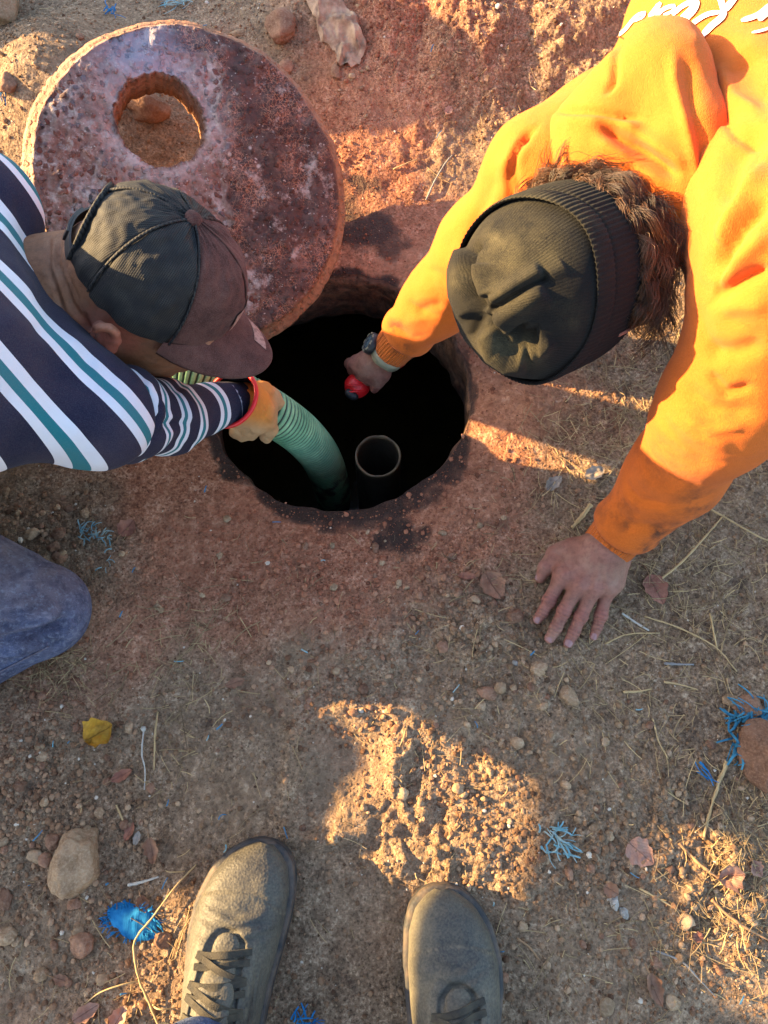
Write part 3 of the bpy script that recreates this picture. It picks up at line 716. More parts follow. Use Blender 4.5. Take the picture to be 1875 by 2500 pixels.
# open the sleeve ends
ends = [(WR, unit(WR - MR)), (WL, unit(WL - ML))]
keep = np.ones(len(qd), bool)
for e, dr in ends:
    cen = v[qd].mean(1); keep &= ~(((cen - e) @ dr > .012) & (np.linalg.norm(cen - e, axis=1) < .08))
qd = qd[keep]
def compact(v, q, *ats):
    us = np.zeros(len(v), bool); us[q.ravel()] = True; rm = np.cumsum(us) - 1
    return (v[us], rm[q]) + tuple(a[us] for a in ats)
v, qd = compact(v, qd)
hme = np_mesh("hoodie", v, qd)
px, py = pix(v)
dirt = np.zeros(len(v))
for (a, b, r, w) in ((1610, 1305, 34, .9), (1570, 1340, 22, .8), (1650, 1295, 30, .7), (1530, 1280, 25, .6), (1500, 1240, 60, .5), (965, 800, 22, .9), (985, 850, 25, .7), (1700, 1230, 50, .7), (1600, 1130, 80, .35), (1720, 1050, 90, .3)):
    dirt = np.maximum(dirt, w * np.exp(-((px - a) ** 2 + (py - b) ** 2) / r ** 2))
attr(hme, "dirt", dirt)
rib_a = np.zeros(len(v)); rib_m = np.zeros(len(v))
for a, b in ((MR, WR), (ML, WL)):
    dr = unit(b - a); e1 = unit(np.cross(dr, [0, 0, 1])); e2 = np.cross(dr, e1); w_ = v - b; near = (np.linalg.norm(w_, axis=1) < .09) & (w_ @ dr > -.028)
    rib_a = np.where(near, np.arctan2(w_ @ e1, w_ @ e2) * 44, rib_a); rib_m = np.where(near, 1.0, rib_m)
attr(hme, "rib", rib_a); attr(hme, "ribm", rib_m)
hoodie = link("hoodie", hme, M_orange, orange)
from mathutils.bvhtree import BVHTree
hoodie_bvh = BVHTree.FromPolygons([tuple(p) for p in v.tolist()], [tuple(q) for q in qd.tolist()])
def on_surface(bvh, px, py, lift=.0):
    o = Vector((0, 0, CAMH)); d = (Vector(P(px, py, 0)) - o).normalized()
    h = bvh.ray_cast(o, d)
    if h[0] is None: return None, None
    n = h[1] if h[1].dot(d) < 0 else -h[1]
    return np.array(h[0] + n * lift), np.array(n)
# white lettering printed on the back
m = NT("white_print"); m.set(color=m.mix(m.ramp(m.noise(120, 4), [(.45, 0.), (.7, .45)]), srgb(238, 230, 218), srgb(226, 170, 110)), rough=.8, normal=m.bump(m.noise(500), .0008, .6)); M_print = m.m
letters = [([(370, 325), (450, 255), (540, 150), (620, 110)], 30), ([(620, 112), (590, 160), (505, 195)], 20), ([(650, 160), (690, 110), (750, 30)], 42), ([(705, 150), (780, 85), (872, 52)], 34), ([(872, 55), (845, 108), (770, 138)], 24),
           ([(850, 140), (915, 75), (1010, 20), (1060, -10)], 40), ([(1052, -5), (1015, 95), (905, 205)], 72), ([(1235, -30), (1262, 30), (1275, 140), (1170, 240), (1075, 345)], 54), ([(1285, 100), (1330, 50), (1395, -40)], 56),
           ([(1275, 112), (1150, 132), (1060, 180), (985, 240)], 40), ([(990, 235), (1010, 300), (1075, 350)], 48), ([(1690, 40), (1570, 140), (1430, 190)], 44), ([(1690, 90), (1620, 150), (1575, 185)], 46), ([(1690, 245), (1600, 275), (1520, 292)], 22)]
for ln, w in letters:
    ln = np.array(ln, float) / 3.4926 + np.array([1400, 0]); w = w / 3.4926
    cl = catmull(ln, 9); tg = np.gradient(cl, axis=0); tg /= np.linalg.norm(tg, axis=1, keepdims=True); pn = np.stack([-tg[:, 1], tg[:, 0]], 1)
    n = len(cl); tp = np.minimum(1, .45 + 3.2 * np.minimum(np.linspace(0, 1, n), np.linspace(1, 0, n)))
    pts = []; ok = True
    for i in range(n):
        for k in np.linspace(-.5, .5, 5):
            q_ = cl[i] + pn[i] * k * w * tp[i]; s_, _n = on_surface(hoodie_bvh, q_[0], q_[1], .0018)
            if s_ is None: s_ = pts[-1] if pts else P(q_[0], q_[1], .48)
            pts.append(s_)
    ii = np.arange(n - 1)[:, None] * 5; jj = np.arange(4)[None]
    fq = np.stack([ii + jj, ii + jj + 1, ii + jj + 6, ii + jj + 5], -1).reshape(-1, 4)
    link("letter", np_mesh("letter", np.array(pts), fq), M_print, hoodie)

# the hood, bunched on the upper back
f = F3()
f.cone(P(1505, 375, 0.375), P(1595, 220, 0.425), .060, .052, .05)
f.cone(P(1595, 220, 0.425), P(1608, 165, 0.430), .052, .044, .04)
f.cone(P(1372, 360, 0.340), P(1505, 375, 0.375), .040, .060, .05); f.cone(P(1505, 375, 0.375), P(1650, 480, 0.385), .060, .050, .05)
f.cone(P(1650, 480, 0.385), P(1684, 560, 0.375), .05, .030, .03)
f.cone(P(1642, 175, 0.450), P(1672, 330, 0.435), .030, .036, .03); f.cone(P(1672, 330, 0.435), P(1690, 530, 0.400), .036, .030, .03)
f.chain([P(1330, 395, 0.335), P(1440, 445, 0.370), P(1560, 520, 0.380), P(1668, 600, 0.370)], [.020, .022, .022, .018], .02)
v, qd = f.mesh(.0036, 3); nrm = vnormals(v, qd); px, py = pix(v); up = np.clip(nrm[:, 2] * 1.5 + .3, 0, 1)
disp = .003 * fbm3(v, 14, 2, 13) + .001 * fbm3(v, 40, 2, 19)
for ln, w, dp in (([(1345, 270), (1460, 276), (1580, 292)], 9, -.008), ([(1350, 290), (1470, 298), (1580, 312)], 20, .004), ([(1450, 295), (1540, 350), (1670, 440)], 17, -.015), ([(1500, 300), (1590, 350), (1690, 420)], 24, .006), ([(1440, 330), (1520, 380), (1640, 470)], 20, .006),
                  ([(1525, 70), (1505, 130), (1500, 200), (1470, 240)], 8, -.007), ([(1640, 100), (1645, 200), (1680, 330), (1712, 470), (1700, 580)], 13, .006), ([(1665, 110), (1690, 230), (1718, 380), (1725, 520)], 16, -.004),
                  ([(1490, 410), (1530, 460), (1640, 560)], 12, -.006), ([(1330, 400), (1420, 440), (1560, 520), (1660, 610)], 9, .003), ([(1270, 400), (1290, 330), (1330, 290)], 18, -.006), ([(1320, 395), (1430, 430), (1580, 510), (1680, 600)], 6, -.0025)):
    disp = disp + crease(px, py, ln, w, dp, taper=.22) * up
v = v + nrm * disp[:, None]
cr1 = fbm3(v, 9, 1, 32); disp = -.002 * np.exp(-(cr1 / .14) ** 2) * sstep(-.1, .5, fbm3(v, 6, 2, 33)); v = v + nrm * disp[:, None]
hme = np_mesh("hood", v, qd); attr(hme, "rib", np.zeros(len(v))); attr(hme, "ribm", np.zeros(len(v))); attr(hme, "dirt", np.zeros(len(v)))
link("hood", hme, M_orange, hoodie)
# trousers and boots, kneeling outside the picture
f = F3(); hip = T2 + np.array([.05, .06, -.02]); kn = [np.array([.93, .93, .07]), np.array([.70, 1.42, .07])]
for k_ in kn:
    ft = k_ + np.array([.42, .20, -.01]); f.cone(hip + np.array([.05, 0, 0]), k_, .13, .075, .05); f.cone(k_, ft, .07, .05, .03)
v, qd = f.mesh(.012, 2); jm = np_mesh("jeans", v, qd); attr(jm, "dirt", np.clip(fbm3(v, 6, 2, 4), 0, 1)); link("jeans", jm, M_denim, orange)

# head, beanie, hair
HCN = P(1350, 690, .345); r_, u_, c_ = basis(HCN)
BU, BF, BR = frame(img_dir(HCN, -.62, -.25, .74), img_dir(HCN, -.75, -.66, 0))
body = MB(); flush = []; wrk = []
f = face_head(F3(), HCN - .005 * BU, BU, BF, BR)
f.cone(HCN - .05 * BU - .03 * BF, T0 + np.array([-.03, 0, -.01]), .055, .065, .03)
for s in (-1, 1): add_ear(f, HCN, BU, BF, BR, s)
v, qd = f.mesh(.0045, 2); body.add(v, qd); flush.append(np.zeros(len(v))); wrk.append(np.zeros(len(v)))
# arms inside the sleeves
f = F3(); f.chain([SR, ER, MR, WR], [.05, .042, .036, .028], .02); v, qd = f.mesh(.007, 2, hi=(2, 2, 2)); body.add(v, qd); flush.append(np.zeros(len(v))); wrk.append(np.zeros(len(v)))
f = F3(); f.chain([SL, EL, ML, WL], [.05, .042, .036, .027], .02); v, qd = f.mesh(.007, 2); body.add(v, qd); flush.append(np.zeros(len(v))); wrk.append(np.zeros(len(v)))
# left hand spread on the ground
def gz(px, py): 
    q_ = P(px, py, 0); return float(G(np.array([q_[0]]), np.array([q_[1]]), False)[0])
g0 = gz(1400, 1480)
def H(px, py, z): return P(px, py, g0 + z)
fing = [[(1374, 1404, .040, .0108), (1340, 1466, .024, .0088), (1325, 1494, .016, .0080), (1312, 1512, .010, .0070)],
        [(1414, 1424, .043, .0112), (1376, 1493, .026, .0093), (1356, 1534, .017, .0084), (1342, 1558, .010, .0074)],
        [(1449, 1434, .041, .0108), (1418, 1505, .025, .0090), (1401, 1543, .016, .0082), (1387, 1570, .010, .0072)],
        [(1484, 1434, .036, .0100), (1467, 1503, .021, .0080), (1458, 1530, .015, .0073), (1449, 1553, .010, .0064)],
        [(1400, 1345, .036, .0150), (1358, 1357, .028, .0118), (1333, 1384, .022, .0098), (1319, 1411, .012, .0078)]]
f = F3()
wr = H(1478, 1340, .060)
for i, fg in enumerate(fing):
    pts = [H(*q_[:3]) for q_ in fg]; rd = [q_[3] for q_ in fg]
    f.chain(pts, rd, .004 if i < 4 else .008)
    if i < 4:
        f.cone(wr * .75 + pts[0] * .25, pts[0], .019, rd[0] + .0012, .012); f.ell(pts[0] + np.array([0, 0, .003]), np.eye(3), (.0098, .0098, .0095), .008)
        f.ell(pts[1] + np.array([0, 0, .0012]), np.eye(3), (.0088, .0086, .0088), .004)
f.cone(H(1420, 1372, .038), H(1474, 1400, .036), .020, .020, .02); f.cone(H(1395, 1355, .034), H(1450, 1350, .05), .018, .022, .02)
f.cone(H(1499, 1420, .026), H(1505, 1372, .035), .014, .018, .015)
f.cone(WR, wr, .028, .026, .02)
f.cone(H(1358, 1357, .026), H(1385, 1390, .030), .011, .012, .012)
v, qd = f.mesh(.0013, 2); nrm = vnormals(v, qd); px, py = pix(v)
kn_d = np.full(len(v), 1e9); fl = np.zeros(len(v)); wk = np.zeros(len(v))
disp = .0005 * fbm3(v, 60, 3, 5)
for i, fg in enumerate(fing):
    for j_, amt in ((0, .8), (1, .9), (2, .5), (3, .55)):
        a_ = H(*fg[j_][:3]); d_ = np.linalg.norm(v - a_, axis=1); fl = np.maximum(fl, amt * np.exp(-(d_ / .013) ** 2))
    if i < 4:
        a_, b_ = H(*fg[0][:3]), H(*fg[1][:3]); c2 = H(*fg[2][:3]); ax_ = unit(c2 - a_)
        for ctr, n_w, am in ((b_, 5, .0007), (c2, 3, .0005)):
            t_ = (v - ctr) @ ax_; d_ = np.linalg.norm(v - ctr, axis=1)
            env = np.exp(-(d_ / .011) ** 2); wk = wk - env * np.cos(t_ / .0026 * math.pi) * .5; disp -= am * env * (np.cos(t_ / .0026 * math.pi) > .35)
        # tendons to the wrist
        dl, _, al = poly_d(px, py, [fg[0][:2], (1470, 1355)]); disp += .0016 * np.exp(-(dl / 8) ** 2) * sstep(.75, .2, al) * (nrm[:, 2] > 0)
v = v + nrm * disp[:, None]; hand_v = v
body.add(v, qd); flush.append(fl); wrk.append(wk)
# right hand closed round the torch
TA = P(868, 944, -.105); TB = P(1062, 815, -.165); TD = unit(TB - TA)
f = F3(); w2 = P(945, 864, -.022)
f.cone(WL, w2, .027, .024, .02)
kk = [(872, 884, -.062), (876, 897, -.064), (888, 912, -.068), (902, 922, -.072)]
for i, q_ in enumerate(kk):
    k0 = P(*q_); f.cone(w2, k0, .021, .0125, .010)
    down = P(q_[0] - 18 + 3 * i, q_[1] + 4 + 2 * i, q_[2] - .032); tip = P(q_[0] + 8, q_[1] + 16, q_[2] - .065)
    f.chain([k0, down, tip], [.0118, .0098, .0085], .0025); f.ell(k0 + np.array([0, 0, .003]), np.eye(3), (.0105, .0105, .0105), .004)
f.chain([P(880, 886, -.058), P(862, 889, -.066), P(856, 894, -.085)], [.0125, .0102, .009], .003)
f.chain([P(938, 885, -.045), P(930, 915, -.062), P(920, 936, -.078), P(914, 948, -.092)], [.016, .0125, .0105, .0085], .005)
f.cone(P(905, 893, -.052), P(925, 905, -.058), .020, .018, .015)
v, qd = f.mesh(.0016, 2); nrm = vnormals(v, qd); v = v + nrm * (.0006 * fbm3(v, 70, 3, 6))[:, None]
fl = np.zeros(len(v))
for q_ in kk + [(916, 942, -.085), (858, 890, -.07)]: fl = np.maximum(fl, .8 * np.exp(-(np.linalg.norm(v - P(*q_), axis=1) / .014) ** 2))
body.add(v, qd); flush.append(fl); wrk.append(np.zeros(len(v)))
bme = body.mesh("body"); attr(bme, "flush", np.concatenate(flush)); attr(bme, "wrinkle", np.concatenate(wrk))
obody = link("body", bme, M_skin, orange)
# finger nails
def nail(c, ax_, n, w, L, parent):
    ax_ = unit(ax_); n = unit(n - np.dot(n, ax_) * ax_); b = np.cross(n, ax_); vs = []
    for i in np.linspace(-1, 1, 7):
        for k in np.linspace(-1, 1, 7):
            e = 1 - .28 * max(0, i) ** 2 - .10 * max(0, -i) ** 2
            vs.append(c + ax_ * i * L + b * k * w * e + n * (-.0030 * (k * e) ** 2 - .0008 * i * i + .0004))
    ii = np.arange(6)[:, None] * 7; jj = np.arange(6)[None]
    return link("nail", np_mesh("nail", np.array(vs), np.stack([ii + jj, ii + jj + 7, ii + jj + 8, ii + jj + 1], -1).reshape(-1, 4)), M_nail, parent)
for i, fg in enumerate(fing):
    a_, b_ = H(*fg[2][:3]), H(*fg[3][:3]); dr = unit(b_ - a_); r0 = fg[3][3]
    nn = np.array([0, 0, 1.]) if i < 4 else img_dir(b_, -.75, .1, .6)
    nn = unit(nn - nn.dot(dr) * dr)
    nail(b_ - dr * .0012 + nn * (r0 + .0001), dr, nn, .0056 if i in (1, 2) else .0048, .0050 if i < 4 else .0046, obody)
# wrist watch
m = NT("olive_strap"); m.set(color=m.mix(m.noise(60, 4), srgb(104, 100, 80), srgb(150, 146, 122)), rough=.6, normal=m.bump(m.noise(400), .0006, .5)); M_strap = m.m
wax = unit(w2 - WL); ws = WL + wax * .018; wx = unit(np.cross(wax, np.array([0, 0, 1.]))); wy = np.cross(wx, wax)
if wy[2] < 0: wx, wy = -wx, -wy
sv, sq = [], []
na_ = 40
for i, t in enumerate(np.linspace(0, 2 * math.pi, na_, endpoint=False)):
    rr = .0285; o_ = ws + rr * (math.cos(t) * wx + math.sin(t) * wy); n_ = math.cos(t) * wx + math.sin(t) * wy
    hw = .0085 + .0012 * math.cos(6 * t)
    for (a_, b_) in ((-hw, 0), (-hw, .003), (hw, .003), (hw, 0)): sv.append(o_ + wax * a_ + n_ * b_)
for i in range(na_):
    for k in range(4): sq.append([i * 4 + k, ((i + 1) % na_) * 4 + k, ((i + 1) % na_) * 4 + (k + 1) % 4, i * 4 + (k + 1) % 4])
strap = link("watch_strap", np_mesh("watch_strap", np.array(sv), np.array(sq)), M_strap, orange)
wn_ = unit(.85 * np.array([-1, .35, .0]) + .5 * wy); wn_ = unit(wn_ - wn_.dot(wax) * wax)
axw = np.stack([np.cross(wax, wn_), wax, wn_])
wv, wq = lathe([(.0005, .0125), (.0125, .0125), (.0135, .0135), (.0165, .0125), (.0185, .009), (.0185, .002), (.016, 0), (.0005, 0)], ws + wn_ * .0275, axw, 24)
link("watch_case", np_mesh("watch_case", wv, wq), M_black, strap)
m = NT("watch_glass"); m.set(color=srgb(70, 84, 92), rough=.15, spec=.6); 
gv_, gq_ = lathe([(.0005, .0129), (.0105, .0129), (.0118, .0124)], ws + wn_ * .0275, axw, 24)
link("watch_glass", np_mesh("watch_glass", gv_, gq_), m.m, strap)
mb = MB()
for t in np.linspace(0, 2 * math.pi, 8, endpoint=False):
    mb.box(ws + wn_ * .0385 + axw[0] * math.cos(t) * .0152 + axw[1] * math.sin(t) * .0152, np.stack([axw[0] * math.cos(t) + axw[1] * math.sin(t), -axw[0] * math.sin(t) + axw[1] * math.cos(t), wn_]), (.0016, .0032, .0022))
link("bezel", mb.mesh("bezel", False), M_strap, strap)

# red and black torch
torch = thing("handheld_torch", "red and black cordless torch held over the dark water in the tank hole", "torch", TA)
TX = unit(np.cross(TD, [0, 0, 1])); TY = np.cross(TX, TD); tax = np.stack([TX, TY, TD])
L_ = np.linalg.norm(TB - TA)
v, q_ = lathe([(.0005, -.001), (.013, -.001), (.016, .003), (.0165, .03), (.015, .05), (.015, L_ - .05), (.019, L_ - .045), (.021, L_ - .01), (.018, L_), (.0005, L_)], TA + TD * .012, tax, 32)
link("grip", np_mesh("grip", v, q_), M_black, torch)
v, q_ = lathe([(.0005, -.017), (.008, -.0165), (.014, -.014), (.0195, -.008), (.0222, 0), (.0222, .008), (.021, .014), (.019, .017), (.0165, .018)], TA, tax, 40)
head_t = link("battery_cap", np_mesh("battery_cap", v, q_), M_red, torch)
mb = MB()
capn = unit(basis(TA)[2] * .8 + np.array([.0, -.2, 0])); cx_ = unit(np.cross(capn, TX * .8 + TY * .6)); cy_ = np.cross(capn, cx_)
ps = [TA + capn * .0214 + cy_ * .006 * k - capn * .0005 + cx_ * s_ * .0 for k in (0,) for s_ in (0,)]
for off, hw in ((.0065, .0011), (-.0045, .0011)):
    pth = [TA + cx_ * off + cy_ * math.sin(t) * .0222 * .93 + capn * math.cos(t) * .0222 * math.sqrt(max(.05, 1 - (off / .0222) ** 2)) for t in np.linspace(-1.0, 1.0, 14)]
    v, fq = tube(pth, .0014, 6); mb.add(v, fq)
link("rib", mb.mesh("rib"), M_red, head_t)
f = F3()
pd = TA + img_dir(TA, -.007, -.0135, .011)
f.ell(pd, (img_dir(pd, .8, -.5, 0), img_dir(pd, .5, .8, 0), basis(pd)[2]), (.0125, .0085, .0085), .002); v, q_ = f.mesh(.0012, 2); link("bumper", np_mesh("bumper", v, q_), M_black, torch)
f = F3(); pd = TA + img_dir(TA, .016, .014, .008); f.ell(pd, basis(pd), (.007, .010, .008), .002); v, q_ = f.mesh(.0012, 2); link("clip", np_mesh("clip", v, q_), M_black, torch)
v, q_ = lathe([(.0155, 0), (.0175, .001), (.0175, .011), (.0155, .012)], TA + TD * (.105), tax, 32); link("collar_ring", np_mesh("collar_ring", v, q_), M_red, torch)

# beanie
m = NT("black_knit"); kv = m.at("kuv", True)
sep = m.N.new("ShaderNodeSeparateXYZ"); m.L.new(kv, sep.inputs[0])
rib = m.math('SINE', m.math('MULTIPLY', sep.outputs[0], 1.0)); row_ = m.math('SINE', m.math('MULTIPLY', sep.outputs[1], 1.0))
n1 = m.noise(34, 5, .65); fz = m.noise(700, 3, .7)
base = m.mix(fz, (.005, .005, .0052), (.016, .0155, .0155))
dm = m.math('MULTIPLY', m.at("dirt"), m.ramp(m.math('ADD', m.math('MULTIPLY', n1, .6), m.math('MULTIPLY', fz, .4)), [(.36, 0.), (.68, 1.)]))
cc = m.mix(m.math('MULTIPLY', dm, .75), base, srgb(96, 88, 64))
m.set(color=cc, rough=.97, spec=.05, sheen=.03, normal=m.bump(rib, .00022, .5, m.bump(fz, .0012, .9)))
M_knit = m.m
nt, nv = 220, 120; tt = np.linspace(0, 2 * math.pi, nt, endpoint=False)
Hd = .128; Rl, Rf = .0915, .103
def beanie_pt(t, r, h): return HCN + r[..., None] * (Rl * np.cos(t)[..., None] * BR + Rf * np.sin(t)[..., None] * BF) + h[..., None] * BU
vv = np.linspace(0, 1, nv); th_ = vv * math.pi / 2
rr = np.cos(th_) ** .80; hh = np.sin(th_) ** .95 * Hd - .012 
T2d, RR = np.meshgrid(tt, rr); _, HH = np.meshgrid(tt, hh)
RR = RR * (1 + .012 * np.sin(2 * T2d + 1)) * (1 + .085 * np.exp(-((HH - .050) / .04) ** 2))
v = beanie_pt(T2d, RR, HH).reshape(-1, 3)
i = np.arange(nv - 1)[:, None] * nt; j = np.arange(nt)[None]; j2 = (j + 1) % nt
qd = np.stack([i + j, i + j2, i + nt + j2, i + nt + j], -1).reshape(-1, 4)
nrm = vnormals(v, qd); px, py = pix(v)
disp = .003 * fbm3(v, 16, 2, 41)
G0 = (1186, 765)
for ln, w, dp, sw in (([G0, (1235, 735), (1290, 700), (1345, 672)], 9, -.012, 9), ([(1195, 740), (1250, 708), (1330, 660)], 24, .010, 24), ([(1205, 790), (1260, 755), (1335, 705)], 26, .011, 26),
                      ([G0, (1155, 725), (1140, 670), (1150, 610), (1175, 580)], 10, -.014, 10), ([(1150, 780), (1120, 720), (1115, 660), (1135, 600)], 22, .011, 22), ([(1190, 725), (1172, 680), (1170, 640)], 22, .008, 22),
                      ([G0, (1215, 800), (1240, 850), (1275, 870)], 9, -.006, 9), ([(1255, 800), (1275, 830), (1320, 830)], 26, -.016, 26), ([(1180, 800), (1205, 860), (1240, 885), (1290, 880)], 24, .013, 24), ([(1290, 870), (1330, 850), (1345, 825)], 16, .006, 16),
                      ([G0, (1165, 790), (1150, 830)], 12, -.006, 12), ([(1340, 672), (1380, 650)], 20, .004, 20)):
    disp = disp + crease(px, py, ln, w, dp, sw, taper=.12)
topw = sstep(.12, .3, vv)[:, None].repeat(nt, 1).ravel()
v = v + nrm * (disp * topw)[:, None]
bm_ = np_mesh("beanie", v, qd)
px, py = pix(v)
dirt = np.zeros(len(v))
for (a_, b_, r0, w_) in ((1230, 620, 90, .8), (1200, 690, 70, .8), (1320, 600, 70, .75), (1250, 740, 70, .6), (1210, 850, 60, 1.0), (1130, 680, 45, .7), (1290, 860, 45, .9), (1270, 560, 80, .5), (1205, 580, 28, 1.2), (1380, 760, 60, .3), (1400, 790, 16, .8)):
    dirt = np.maximum(dirt, w_ * np.exp(-((px - a_) ** 2 + (py - b_) ** 2) / r0 ** 2))
attr(bm_, "dirt", dirt)
vattr(bm_, "kuv", np.stack([(np.broadcast_to(tt, (nv, nt)) * 150).ravel(), np.repeat(vv, nt) * 300, np.zeros(nv * nt)], 1))
beanie = link("beanie", bm_, M_knit, orange)
# folded cuff: two rolls
prof = np.array([(1.00, .050), (1.035, .054), (1.06, .050), (1.075, .040), (1.07, .031), (1.055, .0275), (1.075, .024), (1.085, .012), (1.085, -.006), (1.075, -.022), (1.05, -.030), (1.00, -.032), (.97, -.02)])
prof[:, 0] = 1 + (prof[:, 0] - 1) * .62 + .004; prof = catmull(prof, 4); nt2 = 660; tt2 = np.linspace(0, 2 * math.pi, nt2, endpoint=False)
TT, PR = np.meshgrid(tt2, prof[:, 0]); _, PH = np.meshgrid(tt2, prof[:, 1])
sink = np.where(PH > .02, 1, .6)
PR = PR + .008 * np.sin(TT * 3 + .5) * sink + .006 * np.cos(TT * 110) * (PR > 1.02)
PH = PH + .004 * np.sin(TT * 2 + 2) + .002 * np.sin(TT * 5)
v = beanie_pt(TT, PR, PH).reshape(-1, 3); npf = len(prof)
i = np.arange(npf - 1)[:, None] * nt2; j = np.arange(nt2)[None]; j2 = (j + 1) % nt2
qd = np.stack([i + j, i + nt2 + j, i + nt2 + j2, i + j2], -1).reshape(-1, 4)[:, ::-1]
cm = np_mesh("cuff", v, qd); px, py = pix(v)
attr(cm, "dirt", .55 * np.exp(-((px - 1330) ** 2 + (py - 500) ** 2) / 170 ** 2)); vattr(cm, "kuv", np.stack([TT.ravel() * 0, PH.ravel() * 5000, PH.ravel() * 0], 1))
link("cuff", cm, M_knit, beanie)
# long brown hair spilling from under the cuff
m = NT("brown_hair"); m.set(color=m.mix(m.at("shade"), srgb(30, 18, 12), srgb(100, 68, 44)), rough=.42, spec=.4); M_hair = m.m
rng = np.random.default_rng(7)
mb = MB(); back = -math.pi / 2
n = 9; s_ = np.linspace(0, 1, n); rgt = unit(r_ * .75 - u_ * .65)
for k in range(190):
    tA = back + rng.uniform(-1.0, 1.75)
    e = np.array([math.cos(tA) * Rl, math.sin(tA) * Rf]); outw = unit(e[0] * BR + e[1] * BF); tang = -math.sin(tA) * BR + math.cos(tA) * BF
    tsg = 1 if tang.dot(rgt) > 0 else -1
    o_ = HCN + (e[0] * BR + e[1] * BF) * .97 - BU * rng.uniform(.012, .050)
    L = rng.uniform(.035, .10) * (1.0 if tA > back - .3 else .8); am = rng.uniform(.005, .013); ph = rng.uniform(0, 6.3); wf_ = rng.uniform(5, 11)
    d0 = unit(outw * rng.uniform(.5, .95) + BU * rng.uniform(.0, .45) + tang * tsg * rng.uniform(.2, .7))
    d1 = unit(outw * rng.uniform(-.1, .35) - BU * rng.uniform(0, .5) + tang * tsg * rng.uniform(.4, 1.0) + np.array([0, 0, -.75]))
    gd = o_ + L * (s_[:, None] * (1 - s_[:, None] * .6) * d0 + .85 * (s_ ** 2)[:, None] * d1) + (am * np.sin(s_ * wf_ + ph) * s_)[:, None] * BU + (am * np.cos(s_ * wf_ + ph) * s_)[:, None] * outw
    sh = rng.random()
    for q in range(34):
        off = rng.normal(0, .0020, 3); fr_ = rng.normal(0, .0030, 3) * (1 if rng.random() < .85 else 2.5); ln = rng.uniform(.75, 1.08)
        pth = o_ + (gd - o_) * ln + off + (s_ ** 1.5)[:, None] * fr_ + (.0012 * np.sin(s_ * 9 + rng.uniform(0, 6)))[:, None] * tang
        v, fq = tube(pth, np.linspace(.00032, .00014, n), 3, False); mb.add(v, fq, np.clip(sh * .7 + rng.random() * .4, 0, 1) ** 1.6)
link("hair", mb.mesh("hair", True, "shade"), M_hair, orange)
# ------------------------------------------------------------------ man in the striped shirt and cap
CC = P(380, 676, .345)
CU, CF, CR = frame(img_dir(CC, .447, .596, .667), img_dir(CC, .81, -.59, .0))
LN = P(-45, 735, .325); LS = P(238, 1013, .325); LE = P(402, 1021, .205); LW = P(592, 982, .118)
LB1 = P(-225, 880, .42); LB2 = P(-640, 1185, .36); LS2 = P(-48, 515, .375)
striped = thing("person", "man in a striped navy shirt and dark mesh cap kneeling and holding the hose", "person", (LB2[0] - .1, LB2[1], 0))
m = NT("striped_jersey"); st = m.at("st")
fz = m.noise(900, 2, .6)
fr = m.math('FRACT', st)
white = srgb(204, 204, 210); teal = srgb(30, 104, 112); navy = srgb(25, 26, 47)
stripe = m.ramp(fr, [(0., white), (.165, teal), (.315, white), (.455, navy)], 'CONSTANT')
cc = m.mix(m.ramp(m.noise(12, 4), [(.35, 0.), (.75, .18)]), stripe, srgb(110, 92, 92))
cc = m.mix(m.at("plain"), cc, navy)
m.set(color=m.mix(m.ramp(fz, [(.4, 0.), (.7, .05)]), cc, (.35, .33, .33)), rough=.92, spec=.15, sheen=.03, normal=m.bump(fz, .0008, .7, m.bump(m.noise(50, 4), .002, .4)))
M_stripe = m.m
f = F3()
f.chain([LN, LB1, LB2], [.070, .108, .14], .05)
f.cone(LS, LB1, .052, .095, .04); f.cone(LS2, LB1, .055, .09, .05); f.cone(LS, LN, .050, .062, .035); f.cone(LS2, LN, .050, .062, .04)
AX = unit(LN - LB2); LS2E = LS2 + np.array([-.14, .14, -.18])
f.chain([LS2, LS2E, LS2E + np.array([-.02, .05, -.18])], [.055, .046, .036], .03)
v, qd = f.mesh(.0042, 3, lo=(-1.3, -1, -1)); nrm = vnormals(v, qd); px, py = pix(v)
disp = .004 * fbm3(v, 9, 2, 53) + .001 * fbm3(v, 30, 2, 59) - .003 * np.exp(-(fbm3(v * np.array([1, 1, .5]), 7, 1, 54) / .12) ** 2) * sstep(-.2, .5, fbm3(v, 6, 1, 56))
for ln, w, dp in (([(-20, 760), (90, 830), (230, 880)], 26, .005), ([(60, 790), (150, 860), (240, 900)], 20, -.005), ([(0, 1000), (100, 1040), (220, 1060)], 40, .004), ([(120, 740), (190, 830), (300, 910)], 16, .004), ([(40, 470), (70, 560), (95, 660)], 14, -.004),
                  ([(60, 900), (180, 930), (300, 940)], 30, -.003), ([(-10, 520), (30, 640), (90, 740)], 20, .004)):
    disp = disp + crease(px, py, ln, w, dp)
v = v + nrm * disp[:, None]; px, py = pix(v)
# collar: open the top of the shirt round the neck
cen = v[qd].mean(1); nd = unit(CC - .045 * CU - .035 * CF - LN)
rad_ax = np.linalg.norm((cen - LN) - ((cen - LN) @ nd)[:, None] * nd, axis=1)
cut = ((cen - LN) @ nd > .046) & (rad_ax < .060) & (np.linalg.norm(cen - LN, axis=1) < .11)
qd = qd[~cut]; v, qd, px, py = compact(v, qd, px, py)
shm = np_mesh("shirt", v, qd)
st = (v @ AX); s0 = float(P(140, 842, .40) @ AX)
attr(shm, "st", -(st - s0) / .067 + 10 + .27); attr(shm, "plain", np.zeros(len(v)))
shirt = link("shirt", shm, M_stripe, striped)
